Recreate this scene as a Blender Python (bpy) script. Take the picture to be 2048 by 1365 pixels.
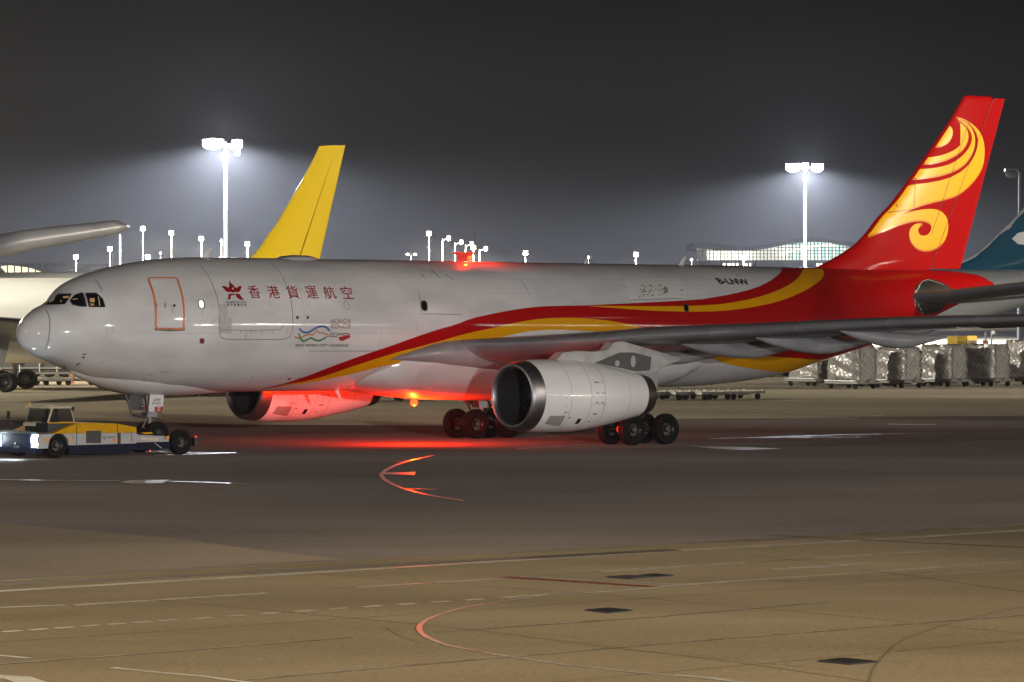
import bpy, bmesh, math, random, json
import numpy as np
from mathutils import Vector, Matrix
DATA = json.loads('''{"yellow":[[[27.98,0.317],[29.47,0.32],[32.14,0.318],[34.88,0.33],[36.77,0.369],[38.76,0.455],[40.42,0.595],[41.7,0.76],[42.78,0.989],[43.8,1.342],[45.19,1.383],[44.49,1.008],[43.72,0.8],[42.44,0.601],[40.68,0.42],[39.11,0.321],[37.15,0.259],[35.27,0.232],[33.44,0.234],[31.65,0.251],[29.89,0.284],[28.84,0.304]],[[11.987,-1.134],[12.65,-1.066],[13.36,-0.988],[14.14,-0.861],[15.2,-0.678],[16.37,-0.53],[17.6,-0.399],[18.51,-0.339],[20.43,-0.176],[21.31,-0.108],[22.3,-0.051],[23.55,0.029],[24.83,0.094],[26.12,0.123],[27.41,0.125],[28.71,0.103],[30.02,0.058],[31.09,-0.004],[31.72,-0.041],[33.19,-0.163],[30.1,-0.246],[28.71,-0.093],[28.27,-0.087],[26.97,-0.064],[25.68,-0.065],[24.41,-0.095],[23.17,-0.171],[21.73,-0.292],[20.04,-0.435],[18.27,-0.588],[16.89,-0.669],[16.0,-0.763],[14.87,-0.893],[13.76,-1.022],[12.59,-1.107]],[[35.66,-0.365],[36.51,-0.38],[38.22,-0.466],[39.4,-0.553],[41.01,-0.641],[42.75,-0.765],[45.74,-1.324],[46.89,-1.309],[43.43,-1.309],[42.94,-1.295],[40.65,-0.959],[38.88,-0.812],[37.19,-0.667],[36.38,-0.576],[35.01,-0.442]]],"upx":[[11.225,-1.312],[12.08,-1.113],[12.91,-0.917],[13.91,-0.712],[14.74,-0.579],[15.8,-0.443],[16.86,-0.332],[18.14,-0.191],[19.49,-0.06],[20.49,0.012],[21.31,0.106],[22.66,0.187],[24.05,0.259],[25.35,0.304],[26.65,0.319],[27.95,0.324],[29.28,0.346],[31.99,0.384],[35.21,0.443],[35.95,0.479],[37.45,0.545],[39.04,0.651],[40.31,0.811],[41.32,1.008],[41.95,1.176],[42.49,1.406]],"redlow":[[43.43,-1.309],[42.94,-1.295],[40.65,-0.959],[38.88,-0.812],[37.19,-0.667],[36.38,-0.576],[35.01,-0.442]],"y2low":[[30.1,-0.246],[28.71,-0.093],[28.27,-0.087],[26.97,-0.064],[25.68,-0.065],[24.41,-0.095],[23.17,-0.171],[21.73,-0.292],[20.04,-0.435],[18.27,-0.588],[16.89,-0.669],[16.0,-0.763],[14.87,-0.893],[13.76,-1.022],[12.59,-1.107]],"logo":[[[8.872,0.711],[8.877,0.683],[8.883,0.655],[8.933,0.635],[8.984,0.615],[8.989,0.593],[8.996,0.57],[8.964,0.548],[8.934,0.526],[8.882,0.516],[8.829,0.507],[8.783,0.516],[8.736,0.526],[8.722,0.545],[8.709,0.564],[8.73,0.589],[8.752,0.615],[8.809,0.662]],[[8.338,0.604],[8.404,0.605],[8.471,0.607],[8.535,0.598],[8.6,0.59],[8.625,0.57],[8.651,0.551],[8.7,0.527],[8.751,0.504],[8.692,0.501],[8.634,0.498],[8.555,0.503],[8.477,0.508],[8.452,0.53],[8.429,0.552],[8.382,0.578]],[[9.382,0.603],[9.316,0.603],[9.25,0.603],[9.192,0.593],[9.134,0.583],[9.094,0.564],[9.055,0.545],[8.971,0.524],[8.889,0.503],[8.955,0.498],[9.021,0.493],[9.094,0.5],[9.166,0.508],[9.213,0.526],[9.261,0.545],[9.321,0.574]],[[8.548,0.465],[8.637,0.471],[8.726,0.477],[8.745,0.468],[8.765,0.459],[8.7,0.444],[8.635,0.429],[8.624,0.409],[8.614,0.388],[8.515,0.381],[8.418,0.374],[8.465,0.393],[8.513,0.412],[8.53,0.438]],[[8.869,0.471],[8.991,0.471],[9.113,0.471],[9.14,0.45],[9.169,0.429],[9.221,0.401],[9.275,0.373],[9.173,0.375],[9.071,0.377],[8.993,0.397],[8.916,0.417],[8.919,0.432],[8.922,0.447],[8.896,0.459]],[[8.667,0.589],[8.653,0.57],[8.64,0.551],[8.653,0.532],[8.668,0.514],[8.728,0.499],[8.79,0.485],[8.872,0.497],[8.955,0.51],[9.012,0.532],[9.069,0.555],[9.077,0.569],[9.085,0.583],[9.058,0.569],[9.032,0.555],[8.983,0.537],[8.935,0.52],[8.869,0.509],[8.802,0.499],[8.754,0.51],[8.706,0.522],[8.69,0.538],[8.673,0.555],[8.67,0.572]],[[8.611,0.453],[8.661,0.457],[8.711,0.461],[8.767,0.471],[8.822,0.48],[8.87,0.472],[8.919,0.463],[8.989,0.458],[9.059,0.453],[9.004,0.455],[8.95,0.456],[8.884,0.454],[8.819,0.453],[8.798,0.441],[8.777,0.429],[8.777,0.441],[8.778,0.453],[8.732,0.453],[8.685,0.453],[8.648,0.453]]],"logodot":[[[8.914,0.56],[8.887,0.548],[8.847,0.543],[8.818,0.548],[8.816,0.56],[8.843,0.571],[8.883,0.576],[8.912,0.571]]],"winrim":[[[19.0,0.3],[18.98,0.254],[18.94,0.228],[18.86,0.215],[18.74,0.215],[18.67,0.228],[18.63,0.253],[18.63,0.299],[18.65,0.346],[18.71,0.373],[18.78,0.387],[18.91,0.387],[18.97,0.374],[19.0,0.347]],[[7.268,0.316],[7.248,0.278],[7.207,0.257],[7.141,0.247],[7.029,0.248],[6.965,0.259],[6.93,0.281],[6.924,0.319],[6.947,0.358],[6.992,0.379],[7.061,0.389],[7.172,0.388],[7.233,0.376],[7.265,0.354]]],"winrim2":[[[34.36,0.297],[34.34,0.258],[34.3,0.236],[34.24,0.225],[34.14,0.225],[34.08,0.236],[34.04,0.257],[34.03,0.297],[34.06,0.336],[34.1,0.359],[34.17,0.37],[34.27,0.371],[34.33,0.359],[34.36,0.337]]],"windark":[[[18.95,0.3],[18.93,0.263],[18.9,0.242],[18.85,0.232],[18.76,0.232],[18.71,0.242],[18.68,0.262],[18.68,0.299],[18.7,0.337],[18.74,0.358],[18.79,0.369],[18.88,0.369],[18.93,0.359],[18.95,0.338]],[[34.31,0.297],[34.3,0.264],[34.27,0.246],[34.23,0.236],[34.15,0.236],[34.11,0.245],[34.08,0.264],[34.08,0.297],[34.09,0.33],[34.13,0.349],[34.18,0.359],[34.25,0.359],[34.29,0.349],[34.31,0.331]]],"winlit":[[[7.202,0.316],[7.187,0.285],[7.157,0.268],[7.111,0.259],[7.032,0.26],[6.988,0.269],[6.964,0.287],[6.961,0.319],[6.978,0.351],[7.01,0.368],[7.059,0.377],[7.136,0.376],[7.179,0.366],[7.201,0.348]]],"maroon":[[[7.211,-0.236],[7.213,-0.258],[7.192,-0.271],[7.149,-0.277],[7.068,-0.277],[7.018,-0.271],[6.984,-0.258],[6.963,-0.236],[6.962,-0.213],[6.984,-0.201],[7.029,-0.194],[7.109,-0.194],[7.158,-0.201],[7.191,-0.213]],[[5.369,0.368],[5.425,0.366],[5.381,0.284],[5.336,0.285]]],"dark":[[[5.848,0.311],[5.823,0.292],[5.767,0.287],[5.717,0.294],[5.712,0.314],[5.738,0.333],[5.794,0.338],[5.844,0.331]],[[11.985,0.111],[11.963,0.091],[11.902,0.085],[11.842,0.091],[11.828,0.111],[11.85,0.13],[11.912,0.136],[11.971,0.13]],[[12.51,0.111],[12.49,0.092],[12.44,0.086],[12.39,0.092],[12.38,0.111],[12.4,0.131],[12.45,0.136],[12.5,0.131]],[[2.287,-0.797],[2.293,-0.82],[2.262,-0.833],[2.222,-0.833],[2.194,-0.814],[2.188,-0.79],[2.219,-0.778],[2.26,-0.778]]],"rust":[[[2.098,-0.727],[2.188,-0.675],[2.286,-0.672],[2.28,-0.699],[2.175,-0.729]],[[2.242,-1.144],[2.195,-1.06],[2.282,-1.012],[2.348,-1.036],[2.276,-1.087],[2.31,-1.188]],[[12.25,-0.946],[12.23,-0.905],[12.38,-0.899],[12.46,-0.931],[12.41,-0.963]],[[12.8,-0.948],[12.81,-0.901],[12.95,-0.901],[13.01,-0.933]]],"patch":[[[7.939,0.31],[8.322,0.308],[8.328,0.102],[8.537,0.101],[8.527,-0.119],[8.454,-0.132],[7.946,-0.118],[7.884,0.076]]],"patchlight":[[[31.02,0.837],[34.5,0.884],[34.5,0.658],[34.44,0.462],[30.81,0.422],[30.87,0.616]]],"flake":[[[33.5,0.651],[33.34,0.635],[33.22,0.635],[33.17,0.649],[33.29,0.677],[33.41,0.664]],[[31.77,0.569],[31.74,0.563],[31.68,0.558],[31.68,0.569],[31.71,0.581],[31.78,0.579]],[[32.05,0.627],[31.99,0.616],[31.92,0.617],[31.91,0.627],[31.95,0.639],[32.02,0.636]],[[31.98,0.626],[31.96,0.62],[31.91,0.618],[31.9,0.626],[31.94,0.633],[31.97,0.633]],[[32.36,0.796],[32.33,0.789],[32.3,0.789],[32.3,0.796],[32.33,0.8],[32.35,0.8]],[[32.05,0.585],[31.98,0.574],[31.86,0.566],[31.83,0.585],[31.91,0.602],[32.03,0.605]],[[31.55,0.483],[31.52,0.471],[31.44,0.47],[31.43,0.482],[31.48,0.495],[31.55,0.492]],[[31.93,0.627],[31.92,0.623],[31.88,0.623],[31.88,0.627],[31.89,0.633],[31.93,0.634]],[[32.2,0.556],[32.2,0.551],[32.16,0.552],[32.16,0.556],[32.17,0.56],[32.2,0.562]],[[33.45,0.621],[33.35,0.605],[33.2,0.6],[33.1,0.619],[33.24,0.647],[33.41,0.64]],[[32.22,0.676],[32.13,0.664],[32.02,0.657],[32.05,0.675],[32.08,0.693],[32.16,0.687]],[[34.26,0.854],[34.23,0.849],[34.18,0.846],[34.19,0.854],[34.22,0.863],[34.24,0.858]],[[31.82,0.51],[31.79,0.499],[31.74,0.501],[31.73,0.51],[31.75,0.516],[31.8,0.52]],[[33.42,0.911],[33.36,0.901],[33.28,0.893],[33.3,0.911],[33.35,0.925],[33.39,0.92]],[[31.84,0.618],[31.78,0.607],[31.71,0.607],[31.68,0.618],[31.74,0.627],[31.81,0.628]],[[33.39,0.623],[33.37,0.615],[33.33,0.616],[33.33,0.623],[33.34,0.628],[33.39,0.633]],[[32.31,0.563],[32.26,0.554],[32.16,0.555],[32.12,0.563],[32.2,0.577],[32.28,0.578]],[[33.17,0.706],[33.05,0.686],[32.99,0.696],[32.94,0.705],[33.02,0.72],[33.12,0.72]],[[33.37,0.578],[33.32,0.556],[33.16,0.562],[33.08,0.577],[33.2,0.593],[33.34,0.602]],[[34.41,0.623],[34.32,0.609],[34.23,0.609],[34.21,0.622],[34.28,0.636],[34.36,0.632]],[[31.92,0.62],[31.9,0.614],[31.87,0.612],[31.86,0.62],[31.89,0.627],[31.93,0.626]],[[33.08,0.619],[33.07,0.611],[32.97,0.603],[32.97,0.618],[33.0,0.634],[33.09,0.636]],[[33.04,0.794],[33.02,0.786],[32.99,0.79],[32.99,0.794],[33.0,0.799],[33.03,0.799]],[[32.02,0.577],[31.95,0.565],[31.87,0.564],[31.88,0.576],[31.92,0.592],[32.0,0.593]],[[32.05,0.704],[32.02,0.695],[31.91,0.692],[31.91,0.703],[31.97,0.719],[32.04,0.722]],[[32.6,0.451],[32.58,0.446],[32.55,0.446],[32.53,0.45],[32.55,0.456],[32.59,0.455]],[[32.14,0.526],[32.06,0.516],[31.97,0.513],[31.95,0.526],[32.0,0.534],[32.07,0.535]],[[33.19,0.559],[33.16,0.543],[33.04,0.538],[33.04,0.559],[33.1,0.574],[33.2,0.58]],[[31.9,0.574],[31.83,0.567],[31.73,0.558],[31.71,0.574],[31.78,0.588],[31.84,0.589]],[[32.43,0.607],[32.36,0.59],[32.3,0.591],[32.25,0.607],[32.34,0.623],[32.42,0.625]],[[33.24,0.745],[33.2,0.739],[33.15,0.737],[33.16,0.745],[33.18,0.752],[33.22,0.755]],[[32.63,0.669],[32.62,0.661],[32.58,0.663],[32.56,0.669],[32.6,0.676],[32.64,0.678]],[[32.56,0.699],[32.49,0.678],[32.4,0.689],[32.35,0.698],[32.45,0.719],[32.53,0.715]],[[32.25,0.557],[32.23,0.552],[32.18,0.549],[32.16,0.557],[32.2,0.562],[32.25,0.561]],[[32.9,0.611],[32.86,0.599],[32.79,0.6],[32.77,0.611],[32.84,0.62],[32.9,0.623]],[[32.61,0.432],[32.58,0.429],[32.53,0.427],[32.51,0.432],[32.55,0.436],[32.59,0.438]],[[33.39,0.577],[33.31,0.555],[33.22,0.564],[33.15,0.576],[33.25,0.596],[33.4,0.599]],[[32.25,0.632],[32.23,0.627],[32.19,0.625],[32.17,0.632],[32.21,0.637],[32.25,0.637]],[[32.91,0.529],[32.88,0.521],[32.83,0.516],[32.79,0.528],[32.84,0.537],[32.92,0.538]],[[33.46,0.687],[33.41,0.68],[33.36,0.678],[33.36,0.687],[33.4,0.696],[33.44,0.696]],[[31.68,0.485],[31.66,0.481],[31.63,0.48],[31.61,0.484],[31.63,0.491],[31.67,0.49]],[[32.7,0.63],[32.69,0.623],[32.62,0.622],[32.63,0.629],[32.65,0.636],[32.71,0.641]],[[31.86,0.516],[31.81,0.497],[31.75,0.5],[31.7,0.515],[31.76,0.532],[31.86,0.525]],[[32.43,0.507],[32.38,0.494],[32.28,0.493],[32.26,0.507],[32.3,0.517],[32.39,0.515]],[[32.55,0.584],[32.49,0.576],[32.44,0.574],[32.43,0.584],[32.45,0.592],[32.51,0.591]],[[33.32,0.599],[33.28,0.595],[33.24,0.593],[33.23,0.599],[33.26,0.609],[33.31,0.605]]],"stain":[[[5.336,0.423],[5.603,0.436],[5.771,0.286],[5.783,0.166],[5.611,0.169],[5.469,0.313]]],"cockpit":[[[1.201,1.54],[1.398,1.62],[1.481,1.62],[1.645,1.62],[1.81,1.62],[1.891,1.582],[1.909,1.416],[1.956,1.269],[2.025,1.141],[1.936,1.115],[1.847,1.087],[1.752,1.061],[1.649,1.023],[1.531,1.102],[1.412,1.182],[1.282,1.329]],[[1.842,1.008],[1.9,1.021],[1.957,1.033],[2.015,1.034],[2.074,1.035],[2.164,0.989],[2.261,0.952],[2.278,0.93],[2.296,0.909],[2.258,0.813],[2.23,0.719],[2.201,0.627],[2.18,0.536],[2.08,0.587],[1.987,0.646],[1.896,0.738],[1.814,0.838],[1.825,0.922]],[[2.363,0.878],[2.53,0.82],[2.709,0.776],[2.744,0.723],[2.783,0.673],[2.815,0.627],[2.849,0.583],[2.843,0.49],[2.848,0.4],[2.68,0.416],[2.516,0.438],[2.385,0.464],[2.26,0.502],[2.273,0.594],[2.295,0.689],[2.324,0.782]]],"cockpitlit":[[[1.481,1.62],[1.81,1.62],[1.81,1.62],[1.551,1.488],[1.443,1.527]],[[1.826,1.336],[1.929,1.164],[1.887,1.107],[1.784,1.239]],[[1.675,1.354],[1.717,1.283],[1.673,1.165],[1.597,1.212]],[[1.927,0.985],[2.052,0.887],[2.037,0.869],[1.922,0.948]],[[2.388,0.693],[2.565,0.655],[2.505,0.56],[2.351,0.596]],[[2.313,0.573],[2.466,0.535],[2.444,0.475],[2.324,0.502]],[[2.704,0.671],[2.741,0.664],[2.674,0.455],[2.629,0.446]]],"anch":{"t0":[9.607,0.401],"t0t":[9.819,0.614],"t1":[15.11,0.403],"a0":[8.291,0.324],"a1":[9.39,0.323],"a2":[8.356,0.278],"a3":[9.314,0.277],"h0":[13.66,0.024],"h1":[14.48,0.019],"h2":[13.66,-0.049],"hz":[14.72,0.019],"w0":[11.846,-0.321],"w1":[13.61,-0.328],"w2":[13.67,-0.33],"w3":[14.73,-0.335],"r0":[36.87,0.757],"r1":[38.79,0.719],"r0t":[37.08,0.89]},"fin":{"LE":[[55.57,16.74],[54.71,15.65],[53.2,14.04],[51.61,12.44],[50.45,11.3],[49.4,10.51],[48.68,9.8],[47.95,9.24],[46.92,8.71],[46.0,8.34],[45.24,8.04]],"TE":[[58.62,16.79],[55.31,7.98]],"rud":[[57.67,16.71],[52.98,8.1]],"sw":[[[54.09,15.15],[54.42,15.14],[54.58,15.01],[54.62,14.79],[54.48,14.52],[54.21,14.29],[53.83,14.14],[53.4,14.07],[53.02,14.08],[53.29,14.33],[53.61,14.64],[53.88,14.95]],[[54.85,15.43],[55.29,15.24],[55.62,15.01],[55.77,14.72],[55.7,14.41],[55.41,14.07],[55.03,13.82],[54.54,13.61],[54.0,13.43],[53.3,13.28],[52.71,13.22],[52.12,13.2],[52.44,13.47],[52.97,13.51],[53.62,13.6],[54.21,13.75],[54.81,13.97],[55.24,14.25],[55.49,14.56],[55.55,14.86],[55.4,15.11],[55.07,15.34]],[[54.91,15.56],[55.45,15.38],[55.89,15.13],[56.17,14.84],[56.28,14.51],[56.25,14.17],[56.01,13.75],[55.58,13.33],[55.03,13.05],[54.38,12.83],[53.63,12.66],[52.77,12.54],[52.02,12.46],[51.38,12.4],[51.85,12.9],[52.76,12.93],[53.62,13.04],[54.38,13.22],[54.92,13.44],[55.47,13.77],[55.85,14.12],[56.01,14.43],[56.03,14.73],[55.84,15.02],[55.46,15.28]],[[54.74,15.59],[55.34,15.51],[55.84,15.35],[56.39,15.08],[56.78,14.75],[57.0,14.35],[57.08,13.9],[57.01,13.37],[56.74,12.91],[56.24,12.45],[55.59,12.02],[54.88,11.7],[53.96,11.49],[52.88,11.3],[52.03,11.11],[51.18,10.84],[50.33,10.49],[49.49,10.1],[48.61,9.55],[48.87,9.87],[49.18,10.28],[49.7,10.73],[50.22,11.29],[50.74,11.82],[51.06,12.01],[51.81,12.14],[52.77,12.24],[53.63,12.38],[54.38,12.55],[55.04,12.79],[55.58,13.07],[56.02,13.42],[56.34,13.84],[56.51,14.26],[56.48,14.67],[56.28,15.0],[55.89,15.27],[55.4,15.45]],[[48.52,9.5],[48.97,9.8],[49.7,10.18],[50.54,10.53],[51.39,10.78],[52.24,10.92],[52.99,10.97],[53.53,10.93],[53.96,10.75],[54.24,10.46],[54.32,10.09],[54.19,9.64],[53.87,9.3],[53.44,9.07],[52.79,8.93],[52.15,8.95],[51.67,9.15],[51.4,9.44],[51.33,9.74],[51.45,10.0],[51.71,10.17],[52.03,10.24],[52.41,10.21],[52.19,10.18],[52.03,10.04],[51.98,9.86],[52.09,9.69],[52.36,9.62],[52.68,9.67],[52.91,9.84],[53.02,10.06],[52.94,10.25],[52.67,10.37],[52.24,10.42],[51.71,10.39],[51.07,10.28],[50.33,10.08],[49.6,9.85],[48.97,9.65]]]},"lines":{"blue":[[0.085,[[11.983,-0.05],[12.13,-0.093],[12.32,-0.118],[12.55,-0.104],[12.77,-0.06],[13.0,-0.025],[13.23,-0.017],[13.43,-0.033],[13.59,-0.082]]]],"grey":[[0.04,[[13.59,-0.082],[13.8,-0.153],[14.03,-0.186]]],[0.04,[[13.46,-0.181],[13.72,-0.131],[13.95,-0.117],[14.23,-0.137],[14.45,-0.159]]]],"orange":[[0.06,[[11.786,-0.175],[11.928,-0.194],[12.1,-0.192],[12.3,-0.159],[12.56,-0.137],[12.72,-0.148],[12.84,-0.115],[12.93,-0.077],[13.09,-0.12],[13.23,-0.111],[13.33,-0.131],[13.51,-0.142]]]],"green":[[0.08,[[11.999,-0.126],[12.08,-0.197],[12.26,-0.247],[12.44,-0.231],[12.62,-0.186],[12.82,-0.214],[13.03,-0.239],[13.21,-0.225],[13.46,-0.181]]]],"brown":[[0.045,[[13.6,-0.17],[13.85,-0.175],[14.15,-0.139],[14.38,-0.121],[14.62,-0.128],[14.72,-0.15]]]],"crimson":[[0.07,[[14.13,-0.192],[14.4,-0.175],[14.55,-0.164]]],[0.07,[[14.14,-0.212],[14.44,-0.186],[14.7,-0.186]]],[0.07,[[14.23,-0.231],[14.49,-0.205],[14.67,-0.172]]],[0.07,[[14.47,-0.164],[14.63,-0.159],[14.72,-0.179]]],[0.07,[[14.31,-0.231],[14.56,-0.197]]]],"doorline":[[0.085,[[5.059,0.792],[5.095,0.826],[5.135,0.849],[5.177,0.862],[5.219,0.865],[6.3,0.8],[6.335,0.793],[6.35,0.778],[6.345,0.755],[6.322,0.724],[6.14,0.004],[6.145,-0.019],[6.136,-0.036],[6.112,-0.046],[6.074,-0.049],[4.977,-0.044],[4.937,-0.04],[4.905,-0.029],[4.88,-0.011],[4.864,0.014],[5.059,0.792]]]],"sillgrey":[[0.13,[[4.823,-0.052],[5.522,-0.068],[6.201,-0.054]]]],"seam":[[0.035,[[7.966,1.076],[7.957,0.92],[7.944,0.741],[7.933,0.566],[7.94,0.419],[7.939,0.301],[7.884,0.076],[7.912,-0.109],[7.995,-0.174],[8.23,-0.21],[8.74,-0.216],[9.283,-0.217],[10.28,-0.215],[11.253,-0.213],[11.53,-0.176],[11.648,-0.092],[11.661,0.075],[11.683,0.244],[11.7,0.4],[11.695,0.546],[11.731,0.732],[11.77,0.926],[11.752,1.064],[11.761,1.173]]],[0.03,[[7.968,-0.072],[8.822,-0.077],[9.72,-0.081],[10.493,-0.073],[11.012,-0.073],[11.187,0.001]]],[0.03,[[8.983,-0.083],[8.991,-0.12]]],[0.03,[[9.508,-0.083],[9.517,-0.12]]],[0.03,[[10.043,-0.083],[10.051,-0.12]]],[0.03,[[10.591,-0.077],[10.601,-0.12]]],[0.03,[[11.384,-0.077],[11.394,-0.12]]],[0.03,[[9.241,-0.092],[9.282,-0.215]]],[0.03,[[0.943,1.138],[0.871,0.754],[0.795,0.346],[0.746,-0.095],[0.759,-0.788],[0.588,-0.795]]],[0.03,[[3.071,1.151],[2.993,0.885],[2.946,0.747]]],[0.03,[[5.126,-0.995],[5.487,-1.239],[6.17,-1.62]]],[0.03,[[18.73,0.592],[18.68,0.438],[18.57,0.176],[20.83,0.166]]],[0.03,[[12.75,-0.396],[12.7,-0.369]]],[0.03,[[12.75,-0.396],[16.23,-0.398]]],[0.03,[[31.04,0.873],[30.91,0.645],[30.81,0.422],[34.09,0.461]]],[0.03,[[24.85,0.795],[24.91,0.672],[24.95,0.547],[24.96,0.481]]],[0.03,[[10.362,-0.863],[10.397,-1.157]]],[0.03,[[17.87,-0.395],[17.28,-0.553],[16.83,-0.681],[16.25,-0.913],[16.1,-1.187],[16.36,-1.422]]],[0.02,[[14.51,0.358],[14.59,0.36],[14.68,0.347],[14.71,0.306],[14.7,0.261],[14.63,0.235],[14.53,0.234],[14.46,0.26],[14.44,0.306],[14.51,0.358]]]],"sealight":[[0.06,[[11.836,1.342],[9.552,1.241],[8.273,1.243]]]],"scratch":[[0.05,[[20.22,1.037],[20.2,0.916],[20.32,0.804]]],[0.05,[[19.31,0.91],[19.5,0.88],[19.34,0.844],[19.46,0.794]]],[0.05,[[20.72,0.872],[20.88,0.844],[20.98,0.78]]],[0.03,[[5.213,-0.934],[5.238,-0.888],[5.408,-0.897]]],[0.03,[[5.692,-0.843],[5.722,-0.789]]],[0.03,[[5.809,-0.819],[5.903,-0.792]]],[0.04,[[38.4,0.983],[38.46,0.953],[38.54,0.957]]],[0.04,[[39.28,0.96],[39.34,0.951]]]],"plateline":[[0.05,[[50.28,-0.122],[50.19,0.145],[50.38,0.333],[50.86,0.503],[51.24,0.624],[51.74,0.69],[52.09,0.617],[52.91,0.39]]],[0.06,[[50.38,0.287],[50.92,0.5]]],[0.06,[[50.29,0.05],[50.81,-0.269],[51.06,-0.437]]]]},"plate":[[[50.31,0.361],[50.5,0.47],[51.21,0.654],[51.87,0.743],[52.48,0.632],[53.04,0.396],[53.52,0.152],[53.84,-0.06],[53.63,-0.266],[53.27,-0.432],[52.96,-0.718],[52.02,-0.653],[51.0,-0.448],[50.29,-0.167]]]}''')
C = bpy.context.scene.collection
for o in list(bpy.data.objects): bpy.data.objects.remove(o)
sc = bpy.context.scene
# ---------------------------------------------------------------- camera
F, H, VH = 7550.0, 6.2, 608.0           # focal length in photo pixels, eye height, horizon row
cam = bpy.data.cameras.new('camera'); co = bpy.data.objects.new('camera', cam); C.objects.link(co)
co.location = (0, 0, H); co.rotation_euler = (math.radians(90), 0, 0)
cam.sensor_width = 36; cam.lens = 36*F/2048; cam.shift_y = -(682.5-VH)/2048
cam.clip_start = 1; cam.clip_end = 20000
sc.camera = co
sc.view_settings.view_transform = 'Standard'; sc.view_settings.look = 'None'
sc.view_settings.exposure = 0; sc.view_settings.gamma = 1
sc.cycles.use_denoising = True
sc.cycles.max_bounces = 5; sc.cycles.diffuse_bounces = 2; sc.cycles.glossy_bounces = 3
sc.cycles.volume_bounces = 0; sc.cycles.transparent_max_bounces = 6
sc.cycles.sample_clamp_indirect = 4
# ---------------------------------------------------------------- night sky
w = bpy.data.worlds.new('World'); sc.world = w; w.use_nodes = True
nt = w.node_tree; nt.nodes.clear()
wo = nt.nodes.new('ShaderNodeOutputWorld'); bg = nt.nodes.new('ShaderNodeBackground')
tc = nt.nodes.new('ShaderNodeTexCoord'); sx = nt.nodes.new('ShaderNodeSeparateXYZ'); rp = nt.nodes.new('ShaderNodeValToRGB')
nt.links.new(tc.outputs['Generated'], sx.inputs[0]); nt.links.new(sx.outputs['Z'], rp.inputs[0])
rp.color_ramp.interpolation = 'EASE'
e = rp.color_ramp.elements
e[0].position = 0.0; e[0].color = (.050, .053, .062, 1); e[1].position = .10; e[1].color = (.002, .002, .002, 1)
m_ = e.new(.05); m_.color = (.010, .010, .011, 1)
nt.links.new(rp.outputs[0], bg.inputs[0]); bg.inputs[1].default_value = 1.0
nt.links.new(bg.outputs[0], wo.inputs[0])
# ---------------------------------------------------------------- frames
def at(u, v, D): return Vector(((u-1024)/F*D, D, H+(VH-v)/F*D))
def gr(u, v):
    D = F*H/(v-VH); return ((u-1024)/F*D, D)
PSI, X0, Y0, TH = math.radians(40.5), -19.86, 151.8, .0072
# ---------------------------------------------------------------- materials
MATS = {}
def mat(name, col, rough=.5, metal=0., coat=0., spec=.5, emit=None, estr=0., noise=None, bump=None, alpha=1, trans=0):
    if name in MATS: return MATS[name]
    m = bpy.data.materials.new(name); m.use_nodes = True; t = m.node_tree; b = t.nodes['Principled BSDF']
    b.inputs['Base Color'].default_value = (*col, 1); b.inputs['Roughness'].default_value = rough
    b.inputs['Metallic'].default_value = metal; b.inputs['Coat Weight'].default_value = coat
    b.inputs['Coat Roughness'].default_value = .075
    b.inputs['Specular IOR Level'].default_value = spec
    b.inputs['Transmission Weight'].default_value = trans
    b.inputs['Alpha'].default_value = alpha
    if emit: b.inputs['Emission Color'].default_value = (*emit, 1); b.inputs['Emission Strength'].default_value = estr
    if noise:   # (scale, amount, stretch xyz)
        scl, amt, st = noise
        co_ = t.nodes.new('ShaderNodeTexCoord'); mp = t.nodes.new('ShaderNodeMapping'); mp.inputs['Scale'].default_value = st
        n = t.nodes.new('ShaderNodeTexNoise'); n.inputs['Scale'].default_value = scl; n.inputs['Detail'].default_value = 6
        r = t.nodes.new('ShaderNodeMapRange'); r.inputs[1].default_value = .3; r.inputs[2].default_value = .7
        r.inputs[3].default_value = 1-amt; r.inputs[4].default_value = 1+amt*.35
        mx = t.nodes.new('ShaderNodeMix'); mx.data_type = 'RGBA'; mx.blend_type = 'MULTIPLY'; mx.inputs[0].default_value = 1
        mx.inputs[6].default_value = (*col, 1)
        t.links.new(co_.outputs['Object'], mp.inputs[0]); t.links.new(mp.outputs[0], n.inputs[0]); t.links.new(n.outputs[0], r.inputs[0])
        t.links.new(r.outputs[0], mx.inputs[7]); t.links.new(mx.outputs[2], b.inputs['Base Color'])
        r2 = t.nodes.new('ShaderNodeMapRange'); r2.inputs[3].default_value = rough*.85; r2.inputs[4].default_value = min(1, rough*1.2)
        t.links.new(n.outputs[0], r2.inputs[0]); t.links.new(r2.outputs[0], b.inputs['Roughness'])
    if bump:    # (scale, strength, distance)
        co2 = t.nodes.new('ShaderNodeTexCoord'); n2 = t.nodes.new('ShaderNodeTexNoise'); n2.inputs['Scale'].default_value = bump[0]; n2.inputs['Detail'].default_value = 3
        bp = t.nodes.new('ShaderNodeBump'); bp.inputs['Strength'].default_value = bump[1]; bp.inputs['Distance'].default_value = bump[2]
        t.links.new(co2.outputs['Object'], n2.inputs[0]); t.links.new(n2.outputs[0], bp.inputs['Height']); t.links.new(bp.outputs[0], b.inputs['Normal'])
    MATS[name] = m; return m
WHITE = mat('white_paint', (.64, .63, .625), .5, coat=.85, spec=.3, noise=(.9, .20, (.35, 1, 1)), bump=(.9, .12, .02))
RED = mat('red_paint', (.36, .001, .002), .5, coat=.3, spec=.04, bump=(.9, .12, .02))
YEL = mat('yellow_paint', (.68, .31, .0), .5, coat=.3, spec=.04, bump=(.9, .12, .02))
AMB = mat('amber_paint', (.62, .21, .0), .3, coat=.7)
TXRED = mat('lettering_red', (.26, .004, .006), .35)
BLACK = mat('black_paint', (.012, .012, .014), .4)
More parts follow.
